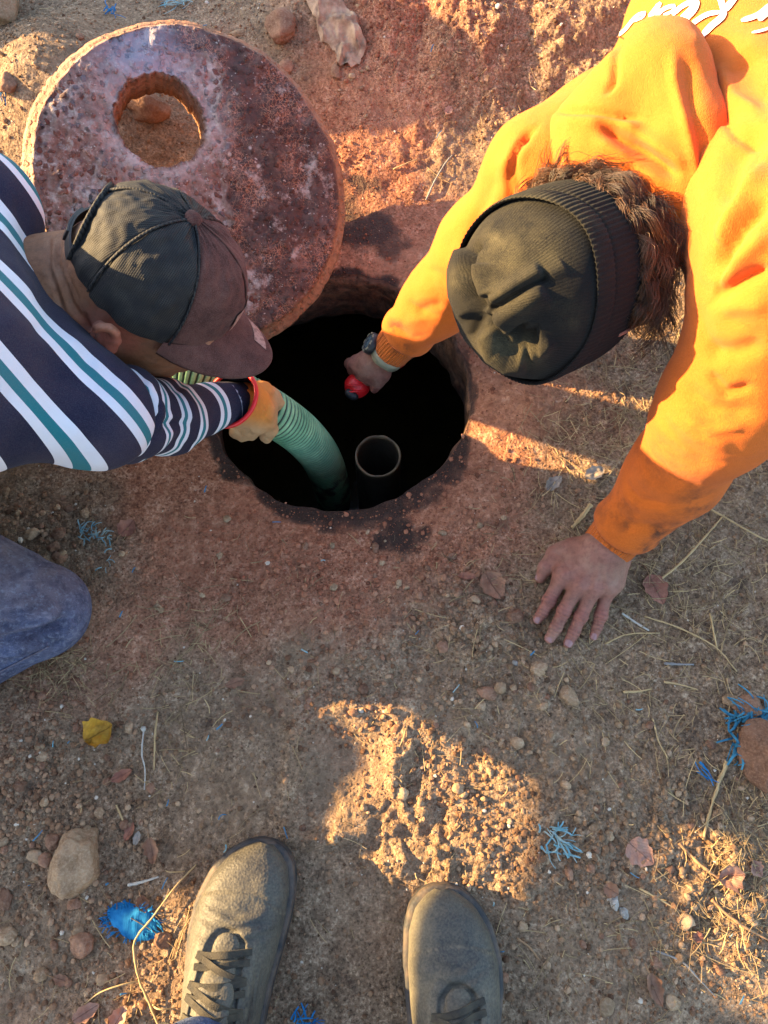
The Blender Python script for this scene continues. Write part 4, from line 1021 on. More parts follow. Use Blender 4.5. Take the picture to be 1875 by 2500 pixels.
# ribbed collar
cr = unit(np.cross(nd, [0, 0, 1])); cq = np.cross(cr, nd); cpts = []
for t in np.linspace(0, 2 * math.pi, 41):
    cpts.append(LN + nd * (.050 + .006 * math.sin(t + 1)) + .061 * (math.cos(t) * cr + math.sin(t) * cq))
cv, cf = tube(np.array(cpts), .0105, 10, False, flat=.8)
cm = np_mesh("collar", cv, cf); attr(cm, "st", np.zeros(len(cv))); attr(cm, "plain", np.ones(len(cv)))
link("collar", cm, M_stripe, shirt)
# right sleeve
f = F3(); f.chain([LS, P(300, 1016, .285), LE, LW], [.044, .050, .042, .0262], .03)
v, qd = f.mesh(.0034, 3); nrm = vnormals(v, qd); px, py = pix(v)
disp = .003 * fbm3(v, 18, 2, 63) + .001 * fbm3(v, 40, 2, 69) - .003 * np.exp(-(fbm3(v, 14, 1, 64) / .14) ** 2)
for ln, w, dp in (([(330, 930), (370, 1000), (360, 1080)], 12, -.006), ([(350, 920), (395, 990), (390, 1070)], 12, .005), ([(385, 930), (420, 1000), (410, 1060)], 10, -.004), ([(300, 1080), (380, 1060), (460, 1030)], 10, -.004), ([(340, 1000), (400, 1035), (470, 1030)], 10, -.004),
                  ([(440, 940), (470, 990), (470, 1040)], 14, .003), ([(280, 960), (330, 1000), (400, 1010)], 16, .004)):
    disp = disp + crease(px, py, ln, w, dp)
v = v + nrm * disp[:, None]
cen = v[qd].mean(1); wd = unit(LW - LE); qd = qd[~(((cen - LW) @ wd > .008) & (np.linalg.norm(cen - LW, axis=1) < .06))]
v, qd = compact(v, qd); px, py = pix(v)
sm = np_mesh("sleeve", v, qd)
A_ = LS; L1 = np.linalg.norm(LE - LS); L2 = np.linalg.norm(LW - LE)
t1 = (v - LS) @ unit(LE - LS); t2 = (v - LE) @ wd; bl = sstep(-.03, .03, t2)
tt_ = t1 * (1 - bl) + (L1 + t2) * bl
attr(sm, "st", 20 - (tt_ + .01 * fbm3(v, 14, 2, 70)) / .048 + .55); attr(sm, "plain", (tt_ > L1 + L2 - .028).astype(float))
link("sleeve", sm, M_stripe, shirt)
# jeans: bent right knee on the ground
f = F3(); KN = P(98, 1492, .085); HP = LB2 + np.array([-.02, .05, -.08])
f.chain([HP, P(-260, 1345, .15), KN], [.10, .074, .062], .02); f.chain([KN, P(-150, 1645, .055), P(-560, 1730, .05)], [.056, .054, .048], .012)
f.chain([HP + np.array([-.02, .10, -.03]), np.array([-.76, .46, .17]), np.array([-1.08, .34, .06])], [.12, .13, .06], .03)
v, qd = f.mesh(.0048, 2, lo=(-1.6, -1, -1)); nrm = vnormals(v, qd); px, py = pix(v)
disp = .003 * fbm3(v, 12, 2, 73) - .007 * np.exp(-(fbm3(v * np.array([.6, 1.3, 1]), 13, 1, 74) / .12) ** 2) * sstep(-.3, .4, fbm3(v, 8, 1, 75))
for ln, w, dp in (([(-20, 1562), (70, 1552), (140, 1528), (195, 1500)], 9, -.012), ([(0, 1540), (90, 1530), (170, 1500)], 12, .004), ([(-20, 1600), (60, 1590), (140, 1570)], 10, .004), ([(90, 1556), (140, 1574), (175, 1570)], 7, -.008), ([(-20, 1500), (60, 1490), (120, 1462)], 10, -.004), ([(-20, 1640), (60, 1600), (120, 1578)], 5, -.003), ([(-10, 1530), (60, 1520), (110, 1515)], 9, -.004)):
    disp = disp + crease(px, py, ln, w, dp)
v = v + nrm * disp[:, None]; jm = np_mesh("jeans", v, qd); px, py = pix(v)
attr(jm, "dirt", np.clip(1.2 * np.exp(-((px - 70) ** 2 + (py - 1400) ** 2) / 120 ** 2) + .2, 0, 1)); link("jeans", jm, M_denim, striped)
jb = BVHTree.FromPolygons([tuple(p) for p in v.tolist()], [tuple(q) for q in qd.tolist()])
sp_ = [on_surface(jb, a_, b_, .0008)[0] for a_, b_ in zip(np.linspace(-25, 118, 22), np.interp(np.linspace(-25, 118, 22), [-25, 40, 118], [1652, 1618, 1578]))]; sp_ = [p_ for p_ in sp_ if p_ is not None]
v, fq = tube(np.array(sp_), .0011, 6); sme = np_mesh("seam", v, fq); attr(sme, "dirt", np.ones(len(v))); link("seam", sme, M_denim, [o for o in striped.children if o.name.startswith("jeans")][0])
# head, neck, ear, right forearm
body = MB(); fl = []; wk = []
f = face_head(F3(), CC, CU, CF, CR, .94)
nb0 = CC - .045 * CU - .035 * CF
f.cone(nb0, LN + nd * .02, .062, .060, .03); f.cone(CC - .06 * CU + .02 * CF, LN + nd * .01, .05, .055, .03)
ear = add_ear(f, CC - .012 * CU, CU, CF, CR, 1); add_ear(f, CC - .012 * CU, CU, CF, CR, -1)
v, qd = f.mesh(.0026, 2); nrm = vnormals(v, qd); px, py = pix(v)
disp = .0006 * fbm3(v, 40, 3, 83)
for ln, w, dp in (([(150, 560), (140, 640), (175, 740), (235, 830)], 5, -.0035), ([(120, 570), (122, 660), (160, 770)], 5, -.003), ([(205, 760), (220, 810), (232, 850)], 6, -.003), ([(175, 580), (160, 660), (195, 740)], 4, -.002), ([(135, 570), (131, 650), (165, 755), (200, 800)], 9, .002)):
    disp = disp + crease(px, py, ln, w, dp, taper=.15)
v = v + nrm * disp[:, None]
ed = np.linalg.norm(v - ear, axis=1)
body.add(v, qd); fl.append(np.exp(-(ed / .035) ** 4)); wk.append(np.zeros(len(v)))
f = F3(); f.chain([LS, LE, LW, LW + wd * .04], [.045, .036, .022, .021], .02); v, qd = f.mesh(.006, 2); body.add(v, qd); fl.append(np.zeros(len(v))); wk.append(np.zeros(len(v)))
bme = body.mesh("body"); attr(bme, "flush", np.concatenate(fl)); attr(bme, "wrinkle", np.concatenate(wk))
link("body", bme, M_skin2, striped)

# trucker cap -----------------------------------------------------------
m = NT("cap_mesh"); kv = m.at("kuv", True); sep = m.N.new("ShaderNodeSeparateXYZ"); m.L.new(kv, sep.inputs[0])
wv_ = m.math('SINE', sep.outputs[0]); wh_ = m.math('SINE', m.math('ADD', sep.outputs[1], m.math('MULTIPLY', m.math('SIGN', wv_), 1.57)))
thread = m.math('MAXIMUM', m.ramp(m.math('ABSOLUTE', wv_), [(.45, 1.), (.75, 0.)]), m.ramp(m.math('ABSOLUTE', wh_), [(.35, 1.), (.6, 0.)]))
dust_ = m.ramp(m.noise(55, 4), [(.35, .05), (.7, .55)])
cc = m.mix(thread, (.006, .006, .007), m.mix(m.math('MULTIPLY', dust_, .6), (.012, .012, .014), srgb(96, 88, 74)))
m.set(color=cc, rough=.7, spec=.3, normal=m.bump(thread, .0014, 1.0, m.bump(m.noise(20, 3), .003, .3))); M_cmesh = m.m
m = NT("cap_suede"); fz = m.noise(900, 3, .65)
cc = m.mix(m.ramp(m.noise(30, 5, .65), [(.35, 0.), (.7, 1.)]), srgb(62, 36, 32), srgb(98, 64, 56))
m.set(color=m.mix(m.ramp(fz, [(.4, 0.), (.75, .3)]), cc, srgb(140, 112, 102)), rough=.95, spec=.08, sheen=.05, normal=m.bump(fz, .0008, .8)); M_suede = m.m
RL_, RF_, HT_ = .0785, .0945, .099
def cap_pt(t, e):
    """t: angle, 0 to the right ear and pi/2 forward; e: 0 rim .. 1 button"""
    th = e * math.pi / 2; r = np.cos(th) ** .72; h = np.sin(th) ** .9
    front = np.clip(np.sin(t), 0, 1) ** 2
    r = r * (1 + .05 * front * np.sin(2 * th)); 
    seam = np.abs(((t + math.pi / 2) / (math.pi / 3)) % 1 - .5) * 2
    return CC + (r * RL_ * np.cos(t))[..., None] * CR + (r * RF_ * np.sin(t))[..., None] * CF + (h * HT_ * (1 + .02 * front) - .004 - .010 * np.cos(t) ** 2 * (1 - e))[..., None] * CU
def cap_patch(t0, t1, name, mat, parent, nt=70, ne=50, e0=None, kuv=True):
    t = np.linspace(t0, t1, nt); E = np.linspace(0, 1, ne)
    T, EE = np.meshgrid(t, E)
    if e0 is not None: EE = e0(T) + (1 - e0(T)) * EE
    v = cap_pt(T, np.minimum(EE, .998))
    nn = v - (CC + .02 * CU); nn /= np.linalg.norm(nn, axis=-1, keepdims=True)
    u = (T - t0) / (t1 - t0)
    v = v + nn * (.0018 * fbm2(T * 3, EE * 4, 2.0, 2, 88) - .0022 * (np.exp(-(u / .03) ** 2) + np.exp(-((1 - u) / .03) ** 2)) * (1 - EE ** 4))[..., None]
    i = np.arange(ne - 1)[:, None] * nt; j = np.arange(nt - 1)[None]
    qd = np.stack([i + j, i + j + 1, i + nt + j + 1, i + nt + j], -1).reshape(-1, 4)
    me = np_mesh(name, v.reshape(-1, 3), qd)
    # threads run parallel to each panel's centre line
    r = np.cos(EE * math.pi / 2) ** .72
    vattr(me, "kuv", np.stack([((u - .5) * r * 95).ravel() * math.pi * .5, (EE * 150).ravel() * math.pi * .5, 0 * u.ravel()], 1))
    return link(name, me, mat, parent)
pi = math.pi
# front crown first: it carries the other pieces
cap = cap_patch(pi / 6, pi / 2, "cap", M_suede, striped)
cap_patch(pi / 2, 5 * pi / 6, "front_panel", M_suede, cap)
arch = lambda T: .40 * np.maximum(0, 1 - ((np.mod(T + pi / 2 + pi, 2 * pi) - pi) / .62) ** 2) ** .6
cap_patch(-pi / 6, pi / 6, "mesh_panel", M_cmesh, cap); cap_patch(5 * pi / 6, 7 * pi / 6, "mesh_panel", M_cmesh, cap)
cap_patch(-pi / 2, -pi / 6, "mesh_panel", M_cmesh, cap, e0=arch); cap_patch(-5 * pi / 6, -pi / 2, "mesh_panel", M_cmesh, cap, e0=arch)
def cap_tube(path, rad, name, mat, flat=1.0, sides=8):
    v, fq = tube(path, rad, sides, flat=flat); me = np_mesh(name, v, fq)
    vattr(me, "kuv", np.stack([v[:, 0] * 900, v[:, 1] * 900, v[:, 2] * 0], 1)); return link(name, me, mat, cap)
tb = np.linspace(-pi / 2 - .62, -pi / 2 + .62, 40); ab = cap_pt(tb, arch(tb) + .004)
cap_tube(ab + unit(-CF) * .001, .0042, "binding", M_cmesh, .6)
for k in range(6):
    t = pi / 2 + k * pi / 3; e = np.linspace(.42 if k == 3 else .01, .98, 40); pth = cap_pt(np.full(40, t), e); nn = pth - CC; nn /= np.linalg.norm(nn, axis=1, keepdims=True)
    cap_tube(pth + nn * .0002, .0017, "seam", M_suede if k in (0,) else M_cmesh, .7)
# snap strap at the back
ts = np.linspace(-pi / 2 - .58, -pi / 2 + .58, 30); sp = cap_pt(ts, np.full(30, .03)) - CU * .004
def ribbon(path, nrm_, w, th_, name, mat, parent):
    path = np.asarray(path); tg = np.gradient(path, axis=0); tg /= np.linalg.norm(tg, axis=1, keepdims=True)
    nrm_ = np.broadcast_to(nrm_, path.shape); nrm_ = nrm_ - (nrm_ * tg).sum(1, keepdims=True) * tg; nrm_ = nrm_ / np.linalg.norm(nrm_, axis=1, keepdims=True); b = np.cross(tg, nrm_)
    w = np.broadcast_to(w, (len(path),))[:, None]
    v = np.stack([path - b * w, path + b * w, path + b * w + nrm_ * th_, path - b * w + nrm_ * th_], 1).reshape(-1, 3); n = len(path)
    i = np.arange(n - 1)[:, None] * 4; j = np.arange(4)[None]; j2 = (j + 1) % 4
    q = np.stack([i + j, i + j2, i + 4 + j2, i + 4 + j], -1).reshape(-1, 4); q = np.vstack([q, [[3, 2, 1, 0]], [[4 * n - 4, 4 * n - 3, 4 * n - 2, 4 * n - 1]]])
    return link(name, np_mesh(name, v, q, False), mat, parent)
nn = sp - CC; 
ribbon(sp, nn, .0085, .0022, "strap", M_black, cap)
sp2 = cap_pt(ts[9:23], np.full(14, .03)) - CU * .004 + nn[9:23] / np.linalg.norm(nn[9:23], axis=1, keepdims=True) * .0025
ribbon(sp2, nn[9:23], .0078, .0022, "strap_tongue", M_black, cap)
bt = CC + CU * (HT_ - .004); v, q_ = lathe([(.0005, .0062), (.005, .0058), (.0085, .0035), (.0095, 0), (.009, -.003)], bt, np.stack([CR, CF, CU]), 24)
link("button", np_mesh("button", v, q_), M_suede, cap)
# brim
nb_, nl = 50, 18; tb = np.linspace(pi / 2 - 1.12, pi / 2 + 1.12, nb_); top_, bot = [], []
ell = np.linspace(0, 1, nl)
T, Lr = np.meshgrid(tb, ell); w = np.cos((T - pi / 2) / 1.12 * pi / 2) ** .55
base = cap_pt(T, np.full_like(T, .02)); 
ext = .064 * w * Lr
brim_v = base + ext[..., None] * (CF * 1.0)[None, None] + (.0 + .35 * (base - CC) @ CR)[..., None] * CR * Lr[..., None] * w[..., None] * .25
side_c = (brim_v - CC) @ CR
brim_v = brim_v + (-(side_c ** 2) * 2.6 * (.35 + .65 * Lr) - .010 * Lr + .004)[..., None] * CU
i = np.arange(nl - 1)[:, None] * nb_; j = np.arange(nb_ - 1)[None]; qt = np.stack([i + j, i + nb_ + j, i + nb_ + j + 1, i + j + 1], -1).reshape(-1, 4)
vt = brim_v.reshape(-1, 3); n0 = len(vt); vb = vt - CU * .0035
edge = np.concatenate([np.arange(nb_) + (nl - 1) * nb_]); qe = np.stack([edge[:-1], edge[:-1] + n0, edge[1:] + n0, edge[1:]], 1)
brim = link("brim", np_mesh("brim", np.vstack([vt, vb]), np.vstack([qt, qt[:, ::-1] + n0, qe])), M_suede, cap)
# pale badge on the front of the crown and sticker on the brim
m = NT("pale_badge"); m.set(color=m.mix(m.ramp(m.noise(200, 3), [(.45, 0.), (.6, .6)]), srgb(158, 128, 116), srgb(96, 66, 54)), rough=.8); M_badge = m.m
T, EE = np.meshgrid(np.linspace(pi / 2 - .26, pi / 2 + .26, 16), np.linspace(.10, .26, 10)); v = cap_pt(T, EE); nn = v - CC; nn /= np.linalg.norm(nn, axis=-1, keepdims=True); v = v + nn * .0028
i = np.arange(9)[:, None] * 16; j = np.arange(15)[None]; q_ = np.stack([i + j, i + j + 1, i + 17 + j, i + 16 + j], -1).reshape(-1, 4)
link("badge", np_mesh("badge", v.reshape(-1, 3), q_), M_badge, cap)
bi = brim_v[9:15, 27:37]; ni = bi.shape; i = np.arange(ni[0] - 1)[:, None] * ni[1]; j = np.arange(ni[1] - 1)[None]
link("sticker", np_mesh("sticker", bi.reshape(-1, 3) + CU * .0008, np.stack([i + j, i + ni[1] + j, i + ni[1] + j + 1, i + j + 1], -1).reshape(-1, 4)), M_badge, cap)

# leather work glove ------------------------------------------------------
m = NT("tan_leather"); n1 = m.noise(24, 5, .65); fz = m.noise(300, 4, .65)
oc = m.mix(m.at("back"), srgb(176, 138, 98), srgb(196, 122, 52))
cc = m.mix(m.ramp(n1, [(.45, 0.), (.75, .55)]), oc, srgb(120, 84, 52))
m.set(color=cc, rough=.75, spec=.3, normal=m.bump(n1, .004, .6, m.bump(fz, .001, .7))); M_leather = m.m
HOSE = [P(-420, 880, .02), P(-120, 870, .05), P(160, 880, .10), P(340, 895, .115), P(470, 913, .110), P(585, 966, .070), P(670, 1012, .030), P(744, 1068, -.06), P(790, 1130, -.17), P(812, 1200, -.34), P(815, 1262, -.62)]
HRAD = .035
gc = P(577, 979, .138); gax = unit(P(628, 1001, .088) - gc)
f = F3()
g2 = P(636, 1002, .092)
f.cone(gc + gax * .026, g2, .030, .026, .015); f.cone(P(612, 992, .108), P(620, 1022, .088), .027, .022, .014)
f.chain([P(624, 960, .105), P(645, 958, .100), P(664, 968, .090), P(678, 985, .078)], [.018, .0150, .0135, .0122], .007)      # thumb
f.chain([P(640, 1004, .100), P(657, 1026, .086), P(659, 1047, .060), P(651, 1063, .036)], [.0155, .0130, .0122, .0112], .003)      # index finger
f.chain([P(622, 1014, .098), P(622, 1042, .078), P(612, 1059, .048)], [.0155, .0130, .0118], .002)
f.chain([P(606, 1018, .096), P(602, 1046, .072), P(594, 1062, .045)], [.0150, .0130, .0118], .002)
f.chain([P(592, 1018, .096), P(584, 1042, .070), P(577, 1056, .045)], [.0140, .0122, .0110], .002)
v, qd = f.mesh(.0022, 2); nrm = vnormals(v, qd); px, py = pix(v)
disp = .0022 * fbm3(v, 40, 3, 93) - .0016 * np.exp(-(fbm3(v, 45, 1, 95) / .15) ** 2)
for ln, w, dp in (([(615, 1030), (632, 1000), (650, 985)], 4, -.003), ([(600, 1035), (620, 1005), (636, 980)], 4, -.002), ([(645, 985), (655, 1000), (650, 1020)], 5, -.003), ([(580, 1040), (605, 1030), (625, 1000)], 5, .002), ([(610, 945), (632, 955), (645, 975)], 4, -.002)):
    disp = disp + crease(px, py, ln, w, dp)
v = v + nrm * disp[:, None]
mb = MB(); mb.add(v, qd)
# wide open cuff
gx_ = unit(np.cross(gax, [0, 0, 1])); gy_ = np.cross(gx_, gax)
pr = catmull([(.028, .044), (.0305, .028), (.033, .010), (.0365, -.012), (.0355, -.012)], 4)
cv, cq_ = lathe(pr, gc, np.stack([gx_ , gy_ * 1.12, gax]), 48); cn = cv - gc
lnv, lnq = lathe([(.0350, -.0115), (.0322, .004), (.029, .02), (.024, .034), (.0005, .036)], gc, np.stack([gx_, gy_ * 1.12, gax]), 48)
cv = cv + (.0015 * fbm3(cv, 45, 2, 94))[:, None] * unit(gy_); mb.add(cv, cq_)
glm = mb.mesh("glove"); allv = np.concatenate(mb.v); px, py = pix(allv)
attr(glm, "back", np.clip(sstep(1050, 1005, py - .25 * (px - 600)), 0, 1) * sstep(682, 655, px))
glove = link("glove", glm, M_leather, striped); link("lining", np_mesh("lining", lnv, lnq), M_black, glove)
rim = np.array([gc + gax * -.0125 + .0360 * (math.cos(t) * gx_ + 1.12 * math.sin(t) * gy_) for t in np.linspace(0, 2 * pi, 49)])
v, fq = tube(rim, .0032, 8, False); link("cuff_trim", np_mesh("cuff_trim", v, fq), M_red, glove)

# green suction hose ------------------------------------------------------
m = NT("green_hose"); n1 = m.noise(30, 5, .6); gro = m.at("groove")
cc = m.mix(m.ramp(n1, [(.35, 0.), (.7, 1.)]), srgb(86, 134, 98), srgb(138, 176, 132))
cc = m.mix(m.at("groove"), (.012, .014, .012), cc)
cc = m.mix(m.math('MULTIPLY', m.at("sludge_shade"), m.ramp(n1, [(.40, .25), (.52, 1.)])), cc, (.014, .011, .007))
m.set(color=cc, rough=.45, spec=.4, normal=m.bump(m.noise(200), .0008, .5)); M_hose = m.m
pth = catmull(HOSE, 40); seg = np.concatenate([[0], np.cumsum(np.linalg.norm(np.diff(pth, axis=0), axis=1))])
pitch = .0072; nper = 10; nring = int(seg[-1] / pitch * nper); sN = np.linspace(0, seg[-1], nring)
pth = np.stack([np.interp(sN, seg, pth[:, k]) for k in range(3)], 1)
ph = (sN / pitch) % 1; prof_ = np.clip(1.2 * np.abs(np.sin(ph * pi)) ** .7, 0, 1)
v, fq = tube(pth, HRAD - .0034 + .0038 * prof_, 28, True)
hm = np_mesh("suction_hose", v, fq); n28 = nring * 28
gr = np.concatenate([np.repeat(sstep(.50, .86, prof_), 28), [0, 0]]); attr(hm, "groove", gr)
zz = v[:, 2]; attr(hm, "sludge_shade", np.clip(sstep(-.03, -.34, zz) * 1.5, 0, 1))  # sludge together with a painted fade to dark down the hole
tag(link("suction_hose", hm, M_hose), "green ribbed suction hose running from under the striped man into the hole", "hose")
# ------------------------------------------------------------------ the standing person: black shoes, jeans
m = NT("dusty_black_leather"); n1 = m.noise(16, 5, .65); fz = m.noise(380, 3, .6); gr = m.voro(330)
wr_ = m.noise(70, 4, .6, vec=m.vscale(m.pos(), (1, 2.2, 1)), dist=.8)
cc = m.mix(m.ramp(m.math('ADD', m.math('MULTIPLY', n1, .6), m.math('MULTIPLY', fz, .4)), [(.36, .06), (.66, .55)]), (.014, .015, .019), srgb(128, 120, 100))
m.set(color=m.mix(m.at("stitch"), cc, srgb(120, 112, 92)), rough=m.ramp(n1, [(.3, .52), (.7, .72)]), spec=.35, normal=m.bump(gr, .0007, .6, m.bump(wr_, .0013, .5))); M_shoe = m.m
m = NT("dusty_lace"); m.set(color=m.mix(m.ramp(m.noise(60, 4), [(.35, .1), (.7, .8)]), (.012, .012, .012), srgb(84, 76, 60)), rough=.9, normal=m.bump(m.noise(900), .0012, .9)); M_lace = m.m
m = NT("shoe_rubber"); m.set(color=m.mix(m.ramp(m.noise(50, 4), [(.4, 0.), (.75, .7)]), (.018, .018, .02), srgb(112, 92, 74)), rough=.7, normal=m.bump(m.noise(150), .002, .6)); M_rub = m.m
def build_shoe(toe, heel, person, side):
    zg = float(G(np.array([(toe[0] + heel[0]) / 2]), np.array([(toe[1] + heel[1]) / 2]), False)[0]) - .004
    a = unit((heel - toe) * np.array([1, 1, 0])); b = np.array([-a[1], a[0], 0]); o = np.array([toe[0], toe[1], zg])
    if b[0] < 0: b = -b                                  # b points to the right
    Ls = .292
    sS = np.array([0, .006, .02, .045, .08, .115, .15, .185, .22, .26, .285, Ls]); W = np.array([.008, .020, .036, .048, .0535, .0525, .048, .0435, .041, .040, .032, .012])
    S0 = np.array([0, .01, .03, .06, .10, .14, .18, .22, .26, Ls]); Hh = np.array([.022, .034, .046, .052, .060, .078, .096, .104, .105, .09])
    cen = lambda s: side * (.010 * np.sin(np.clip(s / .2, 0, 1) * math.pi) - .004)      # the curve of the last
    ns, nu = 130, 90; s = np.linspace(0, 1, ns) ** 1.25 * Ls; u = np.linspace(0, math.pi, nu)
    Sg, Ug = np.meshgrid(s, u, indexing='ij'); w = np.interp(Sg, sS, W); h = np.interp(Sg, S0, Hh)
    for _ in range(6):
        w[1:-1] = (w[:-2] + 2 * w[1:-1] + w[2:]) / 4; h[1:-1] = (h[:-2] + 2 * h[1:-1] + h[2:]) / 4
    pw = np.interp(Sg, [0, .08, .18, .3], [.62, .70, .85, .85])
    bb = np.cos(Ug); ss = np.sin(Ug)
    B = w * np.sign(bb) * np.abs(bb) ** (.82) + cen(Sg); Z = .022 + (h - .0) * ss ** pw * .92
    lat = B - cen(Sg)
    # seams: toe cap, throat, eyestay
    def groove(d, wd): return np.exp(-(d / wd) ** 2)
    cap_d = Sg - (.052 + 5.5 * lat ** 2); stitch = np.zeros_like(Sg)
    dz = -.0016 * groove(cap_d, .0018) + .0010 * sstep(0, .004, cap_d) * sstep(.05, 0, cap_d)
    stitch += .5 * groove(cap_d - .003, .0008) * (np.sin(np.arctan2(lat, .05) * 160) > 0)
    th_w = .0225 + .05 * np.maximum(0, Sg - .11); th_d = np.where(Sg > .112, np.abs(lat) - th_w, np.hypot(lat, Sg - .112) - .0225)
    inside_ = sstep(.0015, -.0015, th_d) * (Z > .05) * (Sg > .088)
    dz = dz - .0030 * inside_ + .0016 * sstep(.016, .012, th_d) * (1 - inside_) * (Sg > .08) * (Z > .045)
    stitch += .4 * groove(th_d - .010, .0007) * (Sg > .09) * (Z > .05) * (np.sin(Sg * 2200) > 0)
    dz = dz + .0025 * fbm2(Sg, lat, 26, 2, 101 + int(side)) * ss + .0016 * np.sin((Sg + .3 * np.abs(lat) + .15 * lat) * 2 * math.pi / .016) * groove(Sg - .085, .02) * ss * sstep(0, .01, cap_d - .008)
    side_line = np.sin(Z / .0042 * math.pi) * (Z < .075) * sstep(.11, .14, Sg) * (Z > .03)
    B = B + np.sign(lat) * .0008 * side_line
    Z = Z + dz
    v = o + Sg[..., None] * a + B[..., None] * b + Z[..., None] * np.array([0, 0, 1.])
    i = np.arange(ns - 1)[:, None] * nu; j = np.arange(nu - 1)[None]; qd = np.stack([i + j, i + nu + j, i + nu + j + 1, i + j + 1], -1).reshape(-1, 4)
    if np.cross(a, b)[2] > 0: qd = qd[:, ::-1]
    v = v.reshape(-1, 3)
    me = np_mesh("shoe", v, qd); attr(me, "stitch", np.clip(stitch, 0, 1).ravel())
    shoe = link("shoe", me, M_shoe, person)
    tag(shoe, "dusty black leather lace-up shoe, the one on the " + ("left" if side < 0 else "right"))
    # sole
    so = np.linspace(0, 1, 90) ** 1.1 * (Ls + .008) - .004; wo = np.interp(so, sS - .004, W + .0055); wo[0] = .008; wo[-1] = .01
    for _ in range(3): wo[1:-1] = (wo[:-2] + 2 * wo[1:-1] + wo[2:]) / 4
    out = np.concatenate([np.stack([so, wo + cen(so)], 1), np.stack([so, -wo + cen(so)], 1)[::-1]]); no = len(out); c0 = out.mean(0)
    rows_ = []
    for (k, z) in ((.96, .0), (1.0, .004), (1.0, .014), (.985, .016), (1.0, .018), (1.0, .027), (.96, .031), (.86, .031)):
        xy = c0 + (out - c0) * np.array([1 - (1 - k) * .5, k]); rows_.append(o + xy[:, :1] * a + xy[:, 1:] * b + np.array([0, 0, z]))
    i = np.arange(len(rows_) - 1)[:, None] * no; j = np.arange(no)[None]; j2 = (j + 1) % no
    link("sole", np_mesh("sole", np.concatenate(rows_), np.stack([i + j, i + j2, i + no + j2, i + no + j], -1).reshape(-1, 4)), M_rub, shoe)
    # tongue and laces
    bv = BVHTree.FromPolygons([tuple(p) for p in v.tolist()], [tuple(q) for q in qd.tolist()])
    def top_at(s_, l_, lift):
        p_ = o + s_ * a + (l_ + float(cen(np.array([s_]))[0])) * b; h_ = bv.ray_cast(Vector((p_[0], p_[1], 1)), Vector((0, 0, -1)))
        return np.array([p_[0], p_[1], (h_[0].z if h_[0] else zg + .06) + lift])
    rs = random.Random(5 + int(side))
    f = F3(); f.chain([top_at(.108, 0, .000), top_at(.15, 0, .001), top_at(.20, 0, .008)], [.016, .019, .021], .01, (np.array([0, 0, 1.]), 3.2))
    tv, tq = f.mesh(.0025, 2); tm = np_mesh("tongue", tv, tq); attr(tm, "stitch", np.zeros(len(tv))); link("tongue", tm, M_shoe, shoe)
    def lace(pts, w_=.0034, up=None):
        pth = catmull(np.array(pts), 7); return ribbon(pth, np.array([0, 0, 1.]) if up is None else up, w_, .0022, "lace", M_lace, shoe)
    for k, s_ in enumerate((.106, .120, .134, .148, .163, .178)):
        wd = .029 + .05 * max(0, s_ - .11); sg = (1 if k % 2 else -1) * (1 if rs.random() < .85 else 1)
        lace([top_at(s_, -wd * sg, .0005), top_at(s_ + .003, -wd * .55 * sg, .0055), top_at(s_ + .007, 0, .0095), top_at(s_ + .011, wd * .55 * sg, .0060), top_at(s_ + .013, wd * sg, .0005)])
        if k in (1, 3, 4): lace([top_at(s_ - .004, wd * sg, .0005), top_at(s_ - .001, wd * .5 * sg, .0045), top_at(s_ + .004, 0, .0065), top_at(s_ + .008, -wd * .5 * sg, .004), top_at(s_ + .011, -wd * sg, .0005)])
    kn = top_at(.194, -.004, .012)
    f = F3(); f.ell(kn, np.eye(3), (.009, .007, .006), .003); f.cone(kn + a * .004, kn - a * .004 + b * .006, .005, .005, .004); tv, tq = f.mesh(.0016, 1); link("knot", np_mesh("knot", tv, tq), M_lace, shoe)
    lp = lambda da, db, dz_: kn + a * da + b * db + np.array([0, 0, dz_])
    lace([lp(0, 0, 0), lp(-.010, -.020, .006), lp(-.016, -.040, .004), lp(-.004, -.050, -.006), lp(.006, -.036, -.004), lp(.003, -.012, .0)], .0036)
    lace([lp(0, 0, 0), lp(.006, .018, .004), lp(.012, .034, -.004), lp(.020, .030, -.010), lp(.012, .012, -.002)], .0036)
    lace([lp(0, 0, 0), lp(.012, -.010, .004), lp(.020, -.026, -.002), lp(.022, -.044, -.016)], .0036); lace([lp(0, 0, 0), lp(.014, .012, .002), lp(.020, .034, -.008), lp(.018, .052, -.030)], .0036)
    return a, b, o, zg
walker = thing("person", "standing person in blue jeans and black shoes whose feet are at the bottom", "person", (-.05, -.35, 0))
legs = F3()
for toe, heel, side in ((P(648, 2052, .015), P(540, 2480, .03), -1), (P(1083, 2163, .015), P(1102, 2520, .03), 1)):
    a, b, o, zg = build_shoe(toe, heel, walker, side)
    an = o + a * .214 + np.array([0, 0, .118]); kneep = np.array([an[0] * .95, -.34, .50]); hipp = np.array([side * .09 - .03, -.42, .93])
    legs.chain([an, an + a * .03 + np.array([0, 0, .06]), kneep, hipp], [.052, .058, .075, .095], .03)
legs.cone(np.array([-.11, -.43, .95]), np.array([.05, -.43, .95]), .12, .12, .05)
v, qd = legs.mesh(.008, 3); v = v + vnormals(v, qd) * (.006 * fbm3(v, 9, 2, 120))[:, None]
cen = v[qd].mean(1); qd = qd[cen[:, 2] > .105]; v, qd = compact(v, qd)
jm = np_mesh("jeans", v, qd); attr(jm, "dirt", np.zeros(len(v))); link("jeans", jm, M_denim, walker)
f = F3(); sh_ = np.array([-.03, -.36, 1.38])
f.chain([np.array([-.03, -.43, .98]), np.array([-.03, -.40, 1.2]), sh_], [.13, .14, .12], .05)
